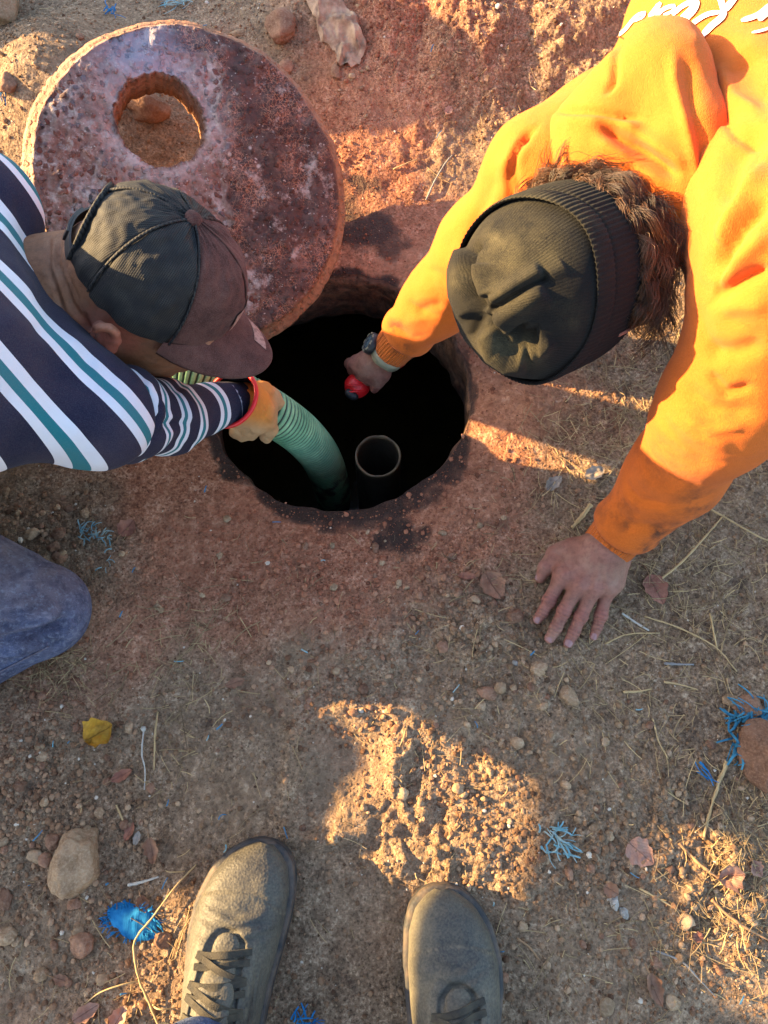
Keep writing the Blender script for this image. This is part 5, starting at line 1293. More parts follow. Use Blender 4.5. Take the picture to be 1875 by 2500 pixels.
for s in (-1, 1): f.chain([sh_ + np.array([s * .16, 0, .0]), np.array([-.03 + s * .24, -.34, 1.13]), np.array([s * .10, -.13, 1.06])], [.06, .05, .035], .04)
v, qd = f.mesh(.012, 2); link("jacket", np_mesh("jacket", v, qd), M_black, walker)
body = F3(); hu, hf, hrr = frame(np.array([0, .35, .94]), np.array([0, .9, -.4])); face_head(body, np.array([-.03, -.31, 1.60]), hu, hf, hrr); body.cone(np.array([-.03, -.33, 1.55]), sh_, .055, .06, .03)
for s in (-1, 1):
    hw = np.array([s * .10, -.13, 1.06]); body.cone(hw, sh_, .03, .04, .02); body.chain([hw, hw + np.array([-s * .02, .03, .005])], [.03, .034], .02)
    for k in range(4): body.chain([hw + np.array([-s * .02, .03, .015 - .012 * k]), hw + np.array([-s * .05, .055, .012 - .012 * k])], [.010, .008], .006)
    body.chain([hw + np.array([-s * .01, .0, .03]), hw + np.array([-s * .05, .03, .03])], [.012, .009], .006)
v, qd = body.mesh(.005, 2); bm2 = np_mesh("body", v, qd); attr(bm2, "flush", np.zeros(len(v))); attr(bm2, "wrinkle", np.zeros(len(v))); link("body", bm2, M_skin, walker)
# ------------------------------------------------------------------ stones, leaves, fibres, straw
rng = np.random.default_rng(21); rnd = random.Random(21)
def on_ground(px, py):
    z = 0.0
    for _ in range(6):
        q_ = P(px, py, z); z = float(GS(np.array([q_[0]]), np.array([q_[1]]))[0])
    return P(px, py, z)
def ppm(px, py): q_ = P(px, py, 0); return FPX / np.dot(q_ - np.array([0, 0, CAMH]), np.array([0, ST, -CT]))
_g = (1 + 5 ** .5) / 2
ICO = unit(np.array([-1, _g, 0])) * 0 + np.array([[-1, _g, 0], [1, _g, 0], [-1, -_g, 0], [1, -_g, 0], [0, -1, _g], [0, 1, _g], [0, -1, -_g], [0, 1, -_g], [_g, 0, -1], [_g, 0, 1], [-_g, 0, -1], [-_g, 0, 1]]) / math.hypot(1, _g)
ICOF = np.array([[0, 11, 5], [0, 5, 1], [0, 1, 7], [0, 7, 10], [0, 10, 11], [1, 5, 9], [5, 11, 4], [11, 10, 2], [10, 7, 6], [7, 1, 8], [3, 9, 4], [3, 4, 2], [3, 2, 6], [3, 6, 8], [3, 8, 9], [4, 9, 5], [2, 4, 11], [6, 2, 10], [8, 6, 7], [9, 8, 1]])
def subdiv(v, f):
    e = {}; v = list(map(tuple, v)); nf = []
    def mid(a, b):
        k = (min(a, b), max(a, b))
        if k not in e: e[k] = len(v); v.append(tuple(unit((np.array(v[a]) + np.array(v[b])) / 2)))
        return e[k]
    for a, b, c in f:
        x_, y_, z_ = mid(a, b), mid(b, c), mid(c, a); nf += [[a, x_, z_], [b, y_, x_], [c, z_, y_], [x_, y_, z_]]
    return np.array(v), np.array(nf)
S1 = subdiv(ICO, ICOF); S2 = subdiv(*S1); S3 = subdiv(*S2); S4 = subdiv(*S3)
def rock(sph, seed, facets=9, amp=.16):
    r_g = np.random.default_rng(seed); v = sph[0].copy()
    for _ in range(facets):
        n = unit(r_g.normal(size=3)); d = r_g.uniform(.62, .92); ex = np.maximum(0, v @ n - d); v = v - (ex * .9)[:, None] * n
    nrm_ = v / np.linalg.norm(v, axis=1, keepdims=True)
    return v + nrm_ * (amp * fbm3(v + seed, 1.6, 3, seed) + amp * .25 * fbm3(v + seed, 6, 2, seed + 3))[:, None], sph[1]
def stone_mat(name, lo_, hi_, dust_):
    m = NT(name); n1 = m.noise(45, 6, .65); n2 = m.noise(320, 3, .6)
    cc = m.mix(m.ramp(n1, [(.3, 0.), (.7, 1.)]), lo_, hi_); cc = m.mix(m.ramp(n2, [(.45, 0.), (.7, .5)]), cc, dust_)
    oi = m.N.new("ShaderNodeObjectInfo"); hs = m.N.new("ShaderNodeHueSaturation"); m.put(hs.inputs["Color"], cc); m.put(hs.inputs["Value"], m.math('ADD', m.math('MULTIPLY', oi.outputs["Random"], .5), .72)); 
    m.set(color=hs.outputs[0], rough=.9, spec=.2, normal=m.bump(n2, .0014, .8, m.bump(n1, .005, .7))); return m.m
M_tan = stone_mat("tan_stone", srgb(120, 92, 66), srgb(172, 142, 110), srgb(190, 164, 134))
M_rst = stone_mat("red_brown_stone", srgb(98, 68, 50), srgb(144, 106, 82), srgb(164, 130, 106))
M_gry = stone_mat("grey_stone", srgb(120, 112, 102), srgb(176, 168, 156), srgb(200, 194, 184))
def stone(name, px, py, w, h, ang, label, cat, mat, seed, sink=.35, flat=.6, sph=None, amp=.13):
    g_ = on_ground(px, py); k = ppm(px, py); v, fq = rock(sph or S3, seed, 10, amp)
    a_ = math.radians(ang); R3 = np.array([[math.cos(a_), -math.sin(a_), 0], [math.sin(a_), math.cos(a_), 0], [0, 0, 1]])
    sx, sy = w / 2 / k, h / 2 / k; sz = flat * min(sx, sy) * 1.15
    v = (v * np.array([sx, sy, sz])) @ R3.T
    o_ = link(name, np_mesh(name, v, fq), mat); o_.location = g_ + np.array([0, 0, sz * (1 - sink * 2) * .7])
    return tag(o_, label, cat)
stone("rock", 195, 2100, 118, 172, -12, "largest angular tan rock, left of the left shoe", "rock", M_tan, 3, .25, .7, S4, .10)
stone("rock", 200, 2308, 66, 64, 20, "pitted grey-brown rock below the largest rock, left of the blue mat", "rock", M_rst, 4, .3, .6, S4)
stone("boulder", 12, 40, 108, 130, 0, "sunlit golden boulder in the top left corner", "boulder", M_tan, 5, .2, .9, S4, .08)
stone("boulder", 1858, 1842, 128, 180, 0, "rounded brown boulder cut off by the right edge", "boulder", M_rst, 6, .2, .8, S4, .07)
stone("rock", 1822, 1728, 78, 60, 15, "reddish rock among blue fibres above the right-edge boulder", "rock", M_rst, 7)
stone("rock", 1782, 1708, 46, 34, 0, "small rock just left of the reddish rock by the blue fibres", "rock", M_tan, 8)
stone("rock", 130, 2052, 36, 42, 0, "egg-shaped brown stone touching the largest rock's upper left", "stone", M_rst, 9)
stone("rock", 90, 2090, 48, 36, 0, "low tan stone left of the largest rock", "stone", M_tan, 10)
stone("rock", 12, 2196, 44, 56, 0, "rounded stone at the left edge level with the largest rock's foot", "stone", M_rst, 11)
stone("rock", 22, 2282, 52, 50, 10, "pale lumpy stone at the left edge, left of the pitted rock", "stone", M_tan, 12)
stone("rock", 182, 2090 + 118, 34, 30, 0, "small stone tucked under the largest rock's pointed foot", "stone", M_rst, 13)
stone("rock", 400, 2292, 46, 40, 0, "brown stone under the right end of the blue mat", "stone", M_rst, 14)
stone("rock", 1388, 1702, 46, 62, 15, "upright tan clod between the spread hand and the sun patch", "stone", M_tan, 15)
stone("rock", 1312, 1632, 46, 38, 0, "tan rock just below the index finger of the spread hand", "stone", M_tan, 16)
stone("rock", 1190, 1692, 56, 32, -15, "flat brown rock left of the upright tan clod", "stone", M_rst, 17)
stone("rock", 1175, 1724, 26, 26, 0, "small pale clod below the flat brown rock", "stone", M_tan, 18)
stone("rock", 1255, 1505, 46, 40, 0, "dark clod just left of the index finger tip", "stone", M_rst, 19)
stone("rock", 145, 1304, 36, 34, 0, "upper of three reddish clods above the denim knee", "stone", M_rst, 20)
stone("rock", 130, 1336, 34, 28, 0, "middle of three reddish clods above the denim knee", "stone", M_rst, 21)
stone("rock", 146, 1362, 38, 30, 0, "lowest of three reddish clods above the denim knee", "stone", M_rst, 22)
stone("rock", 82, 1302, 44, 34, 30, "grey oval stone left of the three reddish clods", "stone", M_tan, 23)
stone("rock", 102, 1848, 34, 30, 0, "round clod left of the crumpled yellow leaf", "stone", M_tan, 24)
stone("rock", 52, 1918, 32, 30, 0, "brown clod near the left edge below the yellow leaf", "stone", M_rst, 25)
stone("rock", 244, 1985, 30, 26, 0, "grey-tan clod above the largest rock", "stone", M_tan, 26)
stone("rock", 315, 1778, 24, 30, 0, "pale clod right of the crumpled yellow leaf", "stone", M_tan, 27)
stone("rock", 1640, 2448, 40, 34, 0, "rounded tan pebble near the bottom right corner", "stone", M_tan, 28)
stone("rock", 1600, 2352, 32, 30, 0, "brown pebble above the bottom right rounded pebble", "stone", M_rst, 29)
stone("rock", 1735, 1816, 26, 28, 0, "pinkish pebble above the thick straw stalk", "stone", M_rst, 30)
stone("rock", 18, 205, 44, 62, 10, "brown oval stone at the left edge beside the cover", "stone", M_rst, 31)
stone("rock", 690, 70, 76, 84, 0, "cracked brown clod above the concrete cover", "clod", M_rst, 32)
stone("rock", 698, 168, 40, 44, 0, "reddish clod at the cover's upper right rim", "clod", M_rst, 33)
stone("rock", 822, 176, 26, 42, 10, "upright reddish stone under the crumpled rag", "stone", M_rst, 34)
stone("rock", 580, 82, 40, 18, 0, "flat pale stone above the cover's upper rim", "stone", M_tan, 35)
stone("rock", 1135, 140, 30, 30, 0, "pale sunlit pebble between the rag and the orange hoodie", "pebble", M_tan, 36)
stone("rock", 1450, 2070 - 50, 30, 26, 0, "small clod right of the pale blue tuft", "clod", M_tan, 37)
stone("rock", 1500, 2200, 26, 40, 0, "small white-grey stone below the pink leaf", "stone", M_gry, 38)
stone("rock", 1522, 2228, 24, 34, 20, "larger white-grey stone below the pink leaf", "stone", M_gry, 39)
# lumps of earth and stone lying inside the small hole of the cover
q_ = on_ground(362, 272); v, fq = rock(S3, 50, 10, .15); o_ = link("clod", np_mesh("clod", v * np.array([.042, .030, .026]), fq), M_rst); o_.location = q_ + np.array([0, 0, .012]); tag(o_, "brown clod of earth seen through the hole in the concrete cover", "clod")
# where things lie, in words: nearest landmark, side and rank
MARKS = [(98, 1500, 'the denim knee'), (250, 1790, 'the yellow leaf'), (195, 2100, 'the largest rock'), (325, 2248, 'the blue mat'), (600, 2150, "the left shoe's toe"), (1083, 2200, "the right shoe's toe"), (1415, 1500, 'the spread hand'), (1562, 2082, 'the pink heart-shaped leaf'),
         (1352, 2052, 'the pale blue tuft'), (1858, 1842, 'the right-edge boulder'), (1742, 1950, 'the thick straw stalk'), (800, 1255, "the hole's near rim"), (985, 1305, 'the wet stain by the hole'), (1203, 1432, 'the large veined leaf'), (830, 80, 'the crumpled rag'), (1250, 250, "the orange hoodie's left side"),
         (450, 60, "the cover's top rim"), (60, 300, "the cover's left rim"), (835, 1890, 'the flat boot print'), (1215, 1950, 'the ridged boot print'), (575, 1668, 'the tan leaf below the hole'), (212, 1298, 'the blue-grey tuft'), (1595, 2412, 'the folded brown leaf'), (1700, 1100, 'the orange elbow'), (354, 1850, 'the whitish seed stem'), (1388, 1702, 'the upright tan clod'), (850, 450, "the cover's right rim"), (550, 1130, "the striped sleeve's underside")]
ORD = ['nearest', 'second nearest', 'third nearest', 'fourth nearest', 'fifth nearest', 'sixth nearest', 'seventh nearest', 'eighth nearest', 'ninth nearest', 'tenth nearest', 'eleventh nearest', 'twelfth nearest']
def name_by_place(items, what):
    bins = {}
    for o_, px_, py_ in items:
        mk = min(MARKS, key=lambda t: (t[0] - px_) ** 2 + (t[1] - py_) ** 2); dx_, dy_ = px_ - mk[0], py_ - mk[1]
        side_ = ('left of' if dx_ < 0 else 'right of') if abs(dx_) > abs(dy_) else ('above' if dy_ < 0 else 'below')
        bins.setdefault((side_, mk[2]), []).append((math.hypot(dx_, dy_), o_))
    for (side_, nm), ls in bins.items():
        for k, (d_, o_) in enumerate(sorted(ls, key=lambda t: t[0])):
            o_['label'] = '%s lying %s %s' % (what(o_), side_, nm) + ('' if len(ls) == 1 else ', ' + (ORD[k] + ' to it' if k < 12 else 'number %d from it' % (k + 1)))
# countable clods and pebbles: one of each kind is copied
proto = [np_mesh("clod", *(lambda vf: (vf[0] * np.array([1, .85, .62]), vf[1]))(rock(S1, 200 + k, 7, .2))) for k in range(10)]
for k, me in enumerate(proto): me.materials.append((M_rst, M_tan, M_rst, M_tan, M_tan, M_rst, M_tan, M_rst, M_tan, M_gry)[k])
zones = [(110, 1290, 90, 60, 5), (60, 1900, 80, 110, 8), (180, 1950, 150, 150, 8), (120, 2200, 130, 150, 8), (1050, 1460, 90, 80, 7), (1180, 1580, 130, 80, 9), (1150, 1900, 130, 120, 9), (1350, 2080, 120, 80, 8), (1650, 2000, 120, 120, 8), (1700, 2250, 150, 120, 6),
         (720, 1420, 120, 60, 6), (820, 1700, 90, 90, 5), (1500, 1700, 200, 150, 5), (1100, 150, 160, 120, 7), (60, 270, 90, 100, 5), (850, 130, 100, 120, 4), (480, 1450, 200, 150, 4), (700, 1330, 300, 60, 4), (300, 2400, 250, 90, 5), (1450, 2400, 250, 90, 4), (450, 1830, 300, 150, 4), (1200, 1300, 150, 100, 4)]
wts = np.array([z[4] for z in zones], float); wts /= wts.sum(); nclod = 0; placed = []
while nclod < 285:
    z_ = zones[rng.choice(len(zones), p=wts)]; px_, py_ = rng.normal(z_[0], z_[2]), rng.normal(z_[1], z_[3])
    if not (0 < px_ < 1875 and 0 < py_ < 2500): continue
    g_ = P(px_, py_, 0)
    if math.hypot(g_[0] - HC[0], g_[1] - HC[1]) < HR + .03 or (np.linalg.norm(g_ - LIDC * [1, 1, 0]) < .22): continue
    g_ = on_ground(px_, py_); r0 = min(.0105, .0036 * rng.lognormal(0, .42) + .0012)
    o_ = bpy.data.objects.new("clod", proto[int(rng.integers(0, 9)) if rng.random() < .985 else 9]); C.objects.link(o_)
    o_.location = g_ + np.array([0, 0, r0 * .25]); o_.scale = (r0, r0 * rng.uniform(.8, 1.2), r0 * rng.uniform(.8, 1.2)); o_.rotation_euler = (rng.uniform(-.4, .4), rng.uniform(-.4, .4), rng.uniform(0, 6.3))
    tag(o_, "small clod", "clod", "small clods on the dirt"); nclod += 1; placed.append((o_, px_, py_))
name_by_place(placed, lambda o_: 'small ' + {M_rst.name: 'reddish', M_tan.name: 'tan', M_gry.name: 'pale grey'}[o_.data.materials[0].name] + ' clod')
# gravel and crumbs: one mass
mb_v, mb_f, tone, nv_ = [], [], [], 0
def sprinkle(n, sampler, rlo, rhi, sph, sd):
    global nv_
    xs, ys = sampler(n); keep = (np.hypot(xs - HC[0], ys - HC[1]) > HR + .004) & (((xs - LIDC[0]) ** 2 + (ys - LIDC[1]) ** 2) > .03)
    xs, ys = xs[keep], ys[keep]; n = len(xs); zs = GS(xs, ys); rd = rlo * (rhi / rlo) ** (rng.random(n) ** 2.2)
    variants = [rock(sph, sd + k, 5, .22)[0] for k in range(12)]; vi = rng.integers(0, 12, n); an = rng.uniform(0, 6.28, n)
    base = np.stack(variants)[vi]; ca, sa = np.cos(an)[:, None], np.sin(an)[:, None]
    sc = np.stack([rd * rng.uniform(.8, 1.25, n), rd * rng.uniform(.7, 1.1, n), rd * rng.uniform(.55, .9, n)], 1)
    b = base * sc[:, None]; x_, y_ = b[..., 0] * ca - b[..., 1] * sa, b[..., 0] * sa + b[..., 1] * ca
    v = np.stack([x_ + xs[:, None], y_ + ys[:, None], b[..., 2] + (zs + rd * .25)[:, None]], -1)
    m_ = v.shape[1]; mb_v.append(v.reshape(-1, 3)); mb_f.append((sph[1][None] + (np.arange(n) * m_)[:, None, None] + nv_).reshape(-1, 3)); nv_ += n * m_
    rd_ = redness(xs, ys); t_ = np.clip(rng.normal(.45, .2, n), 0, 1); t_ = np.where(rng.random(n) < .012, 1.0, np.minimum(t_, .93))
    tone.append(np.repeat(np.stack([t_, rd_], 1), m_, 0))
def uni(n): return rng.uniform(-.85, .85, n), rng.uniform(-.36, 1.55, n)
def zoned(n):
    zi = rng.choice(len(zones), n, p=wts); xs = []; ys = []
    zz = np.array([z[:4] for z in zones], float)[zi]; a_, b_ = rng.normal(zz[:, 0], zz[:, 2]), rng.normal(zz[:, 1], zz[:, 3])
    s_ = (1250 - b_) / FPX; d_ = CAMH / (CT - s_ * ST); return (a_ - 937.5) / FPX * d_, d_ * (ST + s_ * CT)
sprinkle(9000, uni, .0009, .0042, (ICO, ICOF), 300); sprinkle(11000, zoned, .0010, .0052, (ICO, ICOF), 330)
def clumpy(n):
    xs, ys = uni(n * 3); k = fbm2(xs, ys, 11, 3, 131) > .35; return xs[k], ys[k]
sprinkle(9000, clumpy, .0010, .0042, (ICO, ICOF), 360)
OCT = (np.array([[1, 0, 0], [-1, 0, 0], [0, 1, 0], [0, -1, 0], [0, 0, 1], [0, 0, -1]], float), np.array([[0, 2, 4], [2, 1, 4], [1, 3, 4], [3, 0, 4], [2, 0, 5], [1, 2, 5], [3, 1, 5], [0, 3, 5]]))
sprinkle(46000, uni, .0006, .0022, OCT, 390)
gm = np_mesh("gravel", np.concatenate(mb_v), np.concatenate(mb_f), False); tn = np.concatenate(tone); attr(gm, "tone", tn[:, 0]); attr(gm, "redn", tn[:, 1])
m = NT("gravel"); n2 = m.noise(400, 3, .6)
g1 = m.ramp(m.at("tone"), [(0., srgb(78, 58, 42)), (.45, srgb(128, 100, 74)), (.95, srgb(168, 140, 110)), (1., srgb(196, 182, 162))]); g2 = m.ramp(m.at("tone"), [(0., srgb(92, 54, 38)), (.45, srgb(140, 88, 64)), (.95, srgb(176, 124, 94)), (1., srgb(192, 172, 150))])
m.set(color=m.mix(m.at("redn"), g1, g2), rough=.93, spec=.2, normal=m.bump(n2, .001, .7))
tag(link("gravel", gm, m.m), "loose crumbs of soil and fine gravel over the ground", "gravel", kind="stuff")
# straw and dry grass: one mass
def straw_mat(name, a, b):
    m = NT(name); m.set(color=m.mix(m.at("tone"), a, b), rough=.7, spec=.3, normal=m.bump(m.noise(500), .0006, .5)); return m.m
M_straw = straw_mat("straw", srgb(96, 76, 54), srgb(190, 162, 116))
def straw_batch(px_, py_, L, wid, ang, rise=.004, bend=.25):
    n = len(px_); s_ = (1250 - py_) / FPX; d_ = CAMH / (CT - s_ * ST); x0, y0 = (px_ - 937.5) / FPX * d_, d_ * (ST + s_ * CT)
    k = 5; t = np.linspace(-.5, .5, k); an = ang[:, None] + bend * rng.normal(size=n)[:, None] * t[None] * 2
    dx, dy = np.cos(an) * L[:, None] / (k - 1), np.sin(an) * L[:, None] / (k - 1)
    X_ = x0[:, None] + np.cumsum(dx, 1) - dx.sum(1, keepdims=True) / 2; Y_ = y0[:, None] + np.cumsum(dy, 1) - dy.sum(1, keepdims=True) / 2
    Zm = GS(X_.ravel(), Y_.ravel()).reshape(n, k); tilt = rng.normal(0, rise, n)[:, None] * t[None] * 2
    Zg = np.maximum(np.maximum(Zm, Zm.mean(1, keepdims=True) + tilt), Zm) + wid[:, None] * .7 + rng.uniform(0, .004, n)[:, None]
    nx2, ny2 = -np.sin(an), np.cos(an)
    c_ = np.stack([X_, Y_, Zg], -1); o1 = np.stack([nx2, ny2, nx2 * 0], -1) * wid[:, None, None]; up_ = np.array([0, 0, 1.]) * wid[:, None, None]
    v = np.stack([c_ - o1, c_ + o1, c_ + up_ * 1.2], 2).reshape(-1, 3)
    base = (np.arange(n) * k * 3)[:, None, None] + (np.arange(k - 1) * 3)[None, :, None]
    q = np.concatenate([np.stack([base[..., 0] + a_, base[..., 0] + b_, base[..., 0] + 3 + b_, base[..., 0] + 3 + a_], -1).reshape(-1, 4) for a_, b_ in ((0, 1), (1, 2), (2, 0))])
    return v, q, k * 3
mb = MB()
spots = [(1650, 1350, 200, 130, 620), (1500, 1180, 150, 120, 420), (1600, 1050, 160, 60, 500), (1780, 1500, 120, 120, 380), (1820, 2040, 80, 90, 520), (1760, 2240, 130, 80, 420), (1400, 1450, 160, 120, 260), (150, 1645, 60, 45, 260), (480, 1560, 70, 60, 130), (1300, 1700, 300, 200, 300),
         (900, 1900, 500, 350, 230), (300, 1700, 220, 200, 120), (700, 1450, 300, 150, 110), (1600, 1750, 180, 160, 330), (1250, 250, 150, 150, 120), (700, 100, 300, 60, 90), (1500, 2350, 250, 100, 200), (250, 2350, 200, 120, 140), (440, 1740, 60, 120, 110), (1660, 900, 90, 60, 420)]
for (a_, b_, sa_, sb_, n) in spots:
    px_, py_ = rng.normal(a_, sa_, n), rng.normal(b_, sb_, n); dense = sa_ < 210
    n = int(n * .72); px_, py_ = px_[:n], py_[:n]; L = rng.lognormal(math.log(.016 if dense else .011), .65, n).clip(.004, .075); wid = rng.uniform(.0002, .0006, n)
    ok = (px_ > -60) & (px_ < 1935) & (py_ > -40) & (py_ < 2540); s_ = (1250 - py_) / FPX; d_ = CAMH / (CT - s_ * ST)
    ok &= np.hypot((px_ - 937.5) / FPX * d_ - HC[0], d_ * (ST + s_ * CT) - HC[1]) > HR + .03
    v, q, per = straw_batch(px_[ok], py_[ok], L[ok], wid[ok], rng.uniform(0, math.pi, ok.sum())); mb.add(v, q, np.repeat(np.clip(rng.normal(.45, .3, ok.sum()), 0, 1), per))
tag(link("dry_straw", mb.mesh("dry_straw", False, "tone"), M_straw), "dry grass and straw bits littering the ground", "straw", kind="stuff")
# single stalks and twigs
def mkst(name, a, b): m = NT(name); m.set(color=m.mix(m.noise(70, 4), a, b), rough=.75, spec=.3, normal=m.bump(m.noise(300), .0008, .6)); return m.m
M_pale = mkst("pale_stalk", srgb(146, 118, 78), srgb(194, 166, 120)); M_twig = mkst("brown_twig", srgb(110, 80, 56), srgb(172, 134, 96)); M_gtw = mkst("grey_twig", srgb(96, 92, 88), srgb(150, 146, 140)); M_wht = mkst("white_stem", srgb(150, 142, 128), srgb(192, 184, 170))
def stalk(name, pts, w, mat, label, cat, arch=.0, branches=(), buds=()):
    def path(pp, n=10):
        pp = catmull(np.array(pp, float), n); out = np.array([on_ground(*p_) for p_ in pp]); z = out[:, 2]
        zz = np.maximum(z, np.linspace(z[0], z[-1], len(z))); zz = np.convolve(np.pad(zz, 3, 'edge'), np.ones(7) / 7, 'valid'); zz = np.maximum(zz, z)
        out[:, 2] = zz + w / 2 / 1900 * .7 + arch * np.sin(np.linspace(0, math.pi, len(z))) + .0006; return out
    k = ppm(*pts[0]); p_ = path(pts); rad_ = (w * .82 / 2 / k) * np.linspace(1.1, .7, len(p_)) * (1 + .15 * np.sin(np.arange(len(p_)) * 1.3 + pts[0][0]) + .1 * np.sin(np.arange(len(p_)) * .37 + pts[0][1]))
    v, fq = tube(p_, rad_, 7); o_ = tag(link(name, np_mesh(name, v, fq), mat), label, cat)
    for br, bw in branches:
        q_ = path(br); v, fq = tube(q_, (bw / 2 / k) * np.linspace(1, .5, len(q_)), 6); link("branch", np_mesh("branch", v, fq), mat, o_)
    for (bx, by, br_) in buds:
        g_ = on_ground(bx, by); v, fq = rock(S2, int(bx), 4, .15); link("bud", np_mesh("bud", v * br_ / k + g_ + np.array([0, 0, br_ / k]), fq), mat, o_)
    return o_
stalk("stalk", [(1772, 1860), (1745, 1930), (1714, 2048)], 11, M_pale, "thick pale straw stalk lying in the sun left of the boulder", "stalk")
stalk("stalk", [(1573, 1505), (1660, 1538), (1740, 1580), (1798, 1640)], 5, M_pale, "long thin straw running right of the spread hand", "stalk", .004)
stalk("stalk", [(1732, 1498), (1738, 1545), (1750, 1588)], 6, M_pale, "short straw crossing the long thin straw near the right", "stalk", .004)
stalk("stalk", [(1476, 1572), (1530, 1550), (1610, 1546)], 5, M_pale, "curved straw starting by the little finger of the spread hand", "stalk", .003)
stalk("stem", [(1517, 1498), (1550, 1520), (1583, 1540)], 7, M_wht, "stiff white stem right of the spread hand's little finger", "stem")
stalk("twig", [(1610, 1416), (1660, 1375), (1720, 1310), (1766, 1258)], 7, M_pale, "long bent straw twig under the orange sleeve's elbow", "twig", .006)
stalk("twig", [(1700, 1224), (1760, 1265), (1830, 1305), (1890, 1330)], 6, M_pale, "straw twig crossing the bent one toward the right edge", "twig", .006)
stalk("twig", [(1655, 2058), (1700, 2105), (1760, 2150), (1816, 2192)], 9, M_twig, "brown twig sloping below the thick straw stalk", "twig", .003)
stalk("twig", [(1735, 2195), (1770, 2230), (1820, 2265), (1890, 2302)], 9, M_twig, "reddish twig running off the right edge below the curled leaf", "twig", .003)
stalk("twig", [(1600, 2320), (1660, 2345), (1700, 2385), (1745, 2432)], 6, M_gtw, "grey twig near the bottom right", "twig", .002)
stalk("stem", [(352, 1782), (350, 1840), (357, 1880), (354, 1928)], 5, M_wht, "whitish seed stem right of the yellow leaf, with a round bud", "stem", .004, buds=[(352, 1780, 7)])
stalk("stalk", [(386, 1738), (382, 1800), (377, 1880)], 6, M_pale, "upright straw standing beside the whitish seed stem", "stalk", .004)
stalk("strip", [(314, 2160), (350, 2152), (389, 2140)], 9, M_wht, "white strip above the blue mat", "strip")
stalk("stalk", [(1560, 2168), (1600, 2190), (1640, 2213)], 6, M_pale, "pale straw below the pink leaf", "stalk")
stalk("twig", [(392, 2510), (372, 2450), (350, 2390), (338, 2320), (345, 2280), (380, 2235), (430, 2165), (480, 2110)], 7, M_pale, "long forked dry stem bending over the blue mat", "twig", .012, branches=[([(348, 2393), (310, 2396), (255, 2415), (208, 2450)], 5), ([(452, 2126), (425, 2125), (405, 2124)], 4), ([(375, 2452), (400, 2455), (432, 2458)], 5)])
stalk("stalk", [(285, 1965), (300, 2000), (306, 2022)], 6, M_pale, "short straw above the largest rock's right side", "stalk")
stalk("stalk", [(1620, 1665), (1660, 1672), (1702, 1684)], 6, M_pale, "upper of two level straws left of the blue fibres", "stalk")
stalk("stalk", [(1520, 1690), (1560, 1688), (1590, 1682)], 7, M_pale, "lower of two level straws left of the blue fibres", "stalk")
stalk("stem", [(1620, 1620), (1650, 1622), (1692, 1623)], 8, M_gtw, "grey stem below the long thin straw", "stem")
stalk("stalk", [(1592, 1755), (1605, 1810), (1630, 1852)], 5, M_pale, "curved straw above the small sunlit heap", "stalk", .003)
stalk("twig", [(1262, 2290), (1290, 2310), (1318, 2345)], 7, M_twig, "short brown twig right of the right shoe's toe", "twig")
stalk("strip", [(1440, 1235), (1420, 1262), (1395, 1290)], 14, M_pale, "broad dry reed by the cuff of the spread hand", "reed", .003)
stalk("stem", [(1040, 490), (1065, 440), (1090, 400), (1105, 380)], 5, M_gtw, "thin grey stem on the red bank left of the orange sleeve", "stem", .004)
stalk("stalk", [(960, 415), (990, 405), (1020, 390)], 4, M_pale, "thin straw on the red bank beside the concrete cover", "stalk", .003)
# leaves
def leaf_mat(name, a, b):
    m = NT(name); kv = m.at("luv", True); sp_ = m.N.new("ShaderNodeSeparateXYZ"); m.L.new(kv, sp_.inputs[0])
    vein = m.ramp(m.math('ABSOLUTE', m.math('SINE', m.math('MULTIPLY', m.math('SUBTRACT', sp_.outputs[0], m.math('MULTIPLY', m.math('ABSOLUTE', sp_.outputs[1]), .9)), 16))), [(.0, 1.), (.16, 0.)])
    mid = m.ramp(m.math('ABSOLUTE', sp_.outputs[1]), [(.015, 1.), (.05, 0.)]); vv_ = m.math('MAXIMUM', m.math('MULTIPLY', vein, .6), mid)
    cc = m.mix(m.ramp(m.noise(60, 5, .65), [(.3, 0.), (.7, 1.)]), a, b); cc = m.mix(m.math('MULTIPLY', vv_, .6), cc, tuple(x * .55 for x in a))
    m.set(color=cc, rough=.65, spec=.3, normal=m.bump(vv_, .0012, .8, m.bump(m.noise(150, 3), .0015, .5))); return m.m
M_lbr = leaf_mat("brown_leaf", srgb(112, 76, 56), srgb(150, 110, 84)); M_lrd = leaf_mat("russet_leaf", srgb(120, 72, 56), srgb(152, 102, 80)); M_lpk = leaf_mat("pink_tan_leaf", srgb(136, 96, 80), srgb(170, 130, 108)); M_lye = leaf_mat("yellow_leaf", srgb(140, 96, 20), srgb(186, 140, 46)); M_lgr = leaf_mat("grey_leaf", srgb(110, 98, 88), srgb(160, 146, 130))
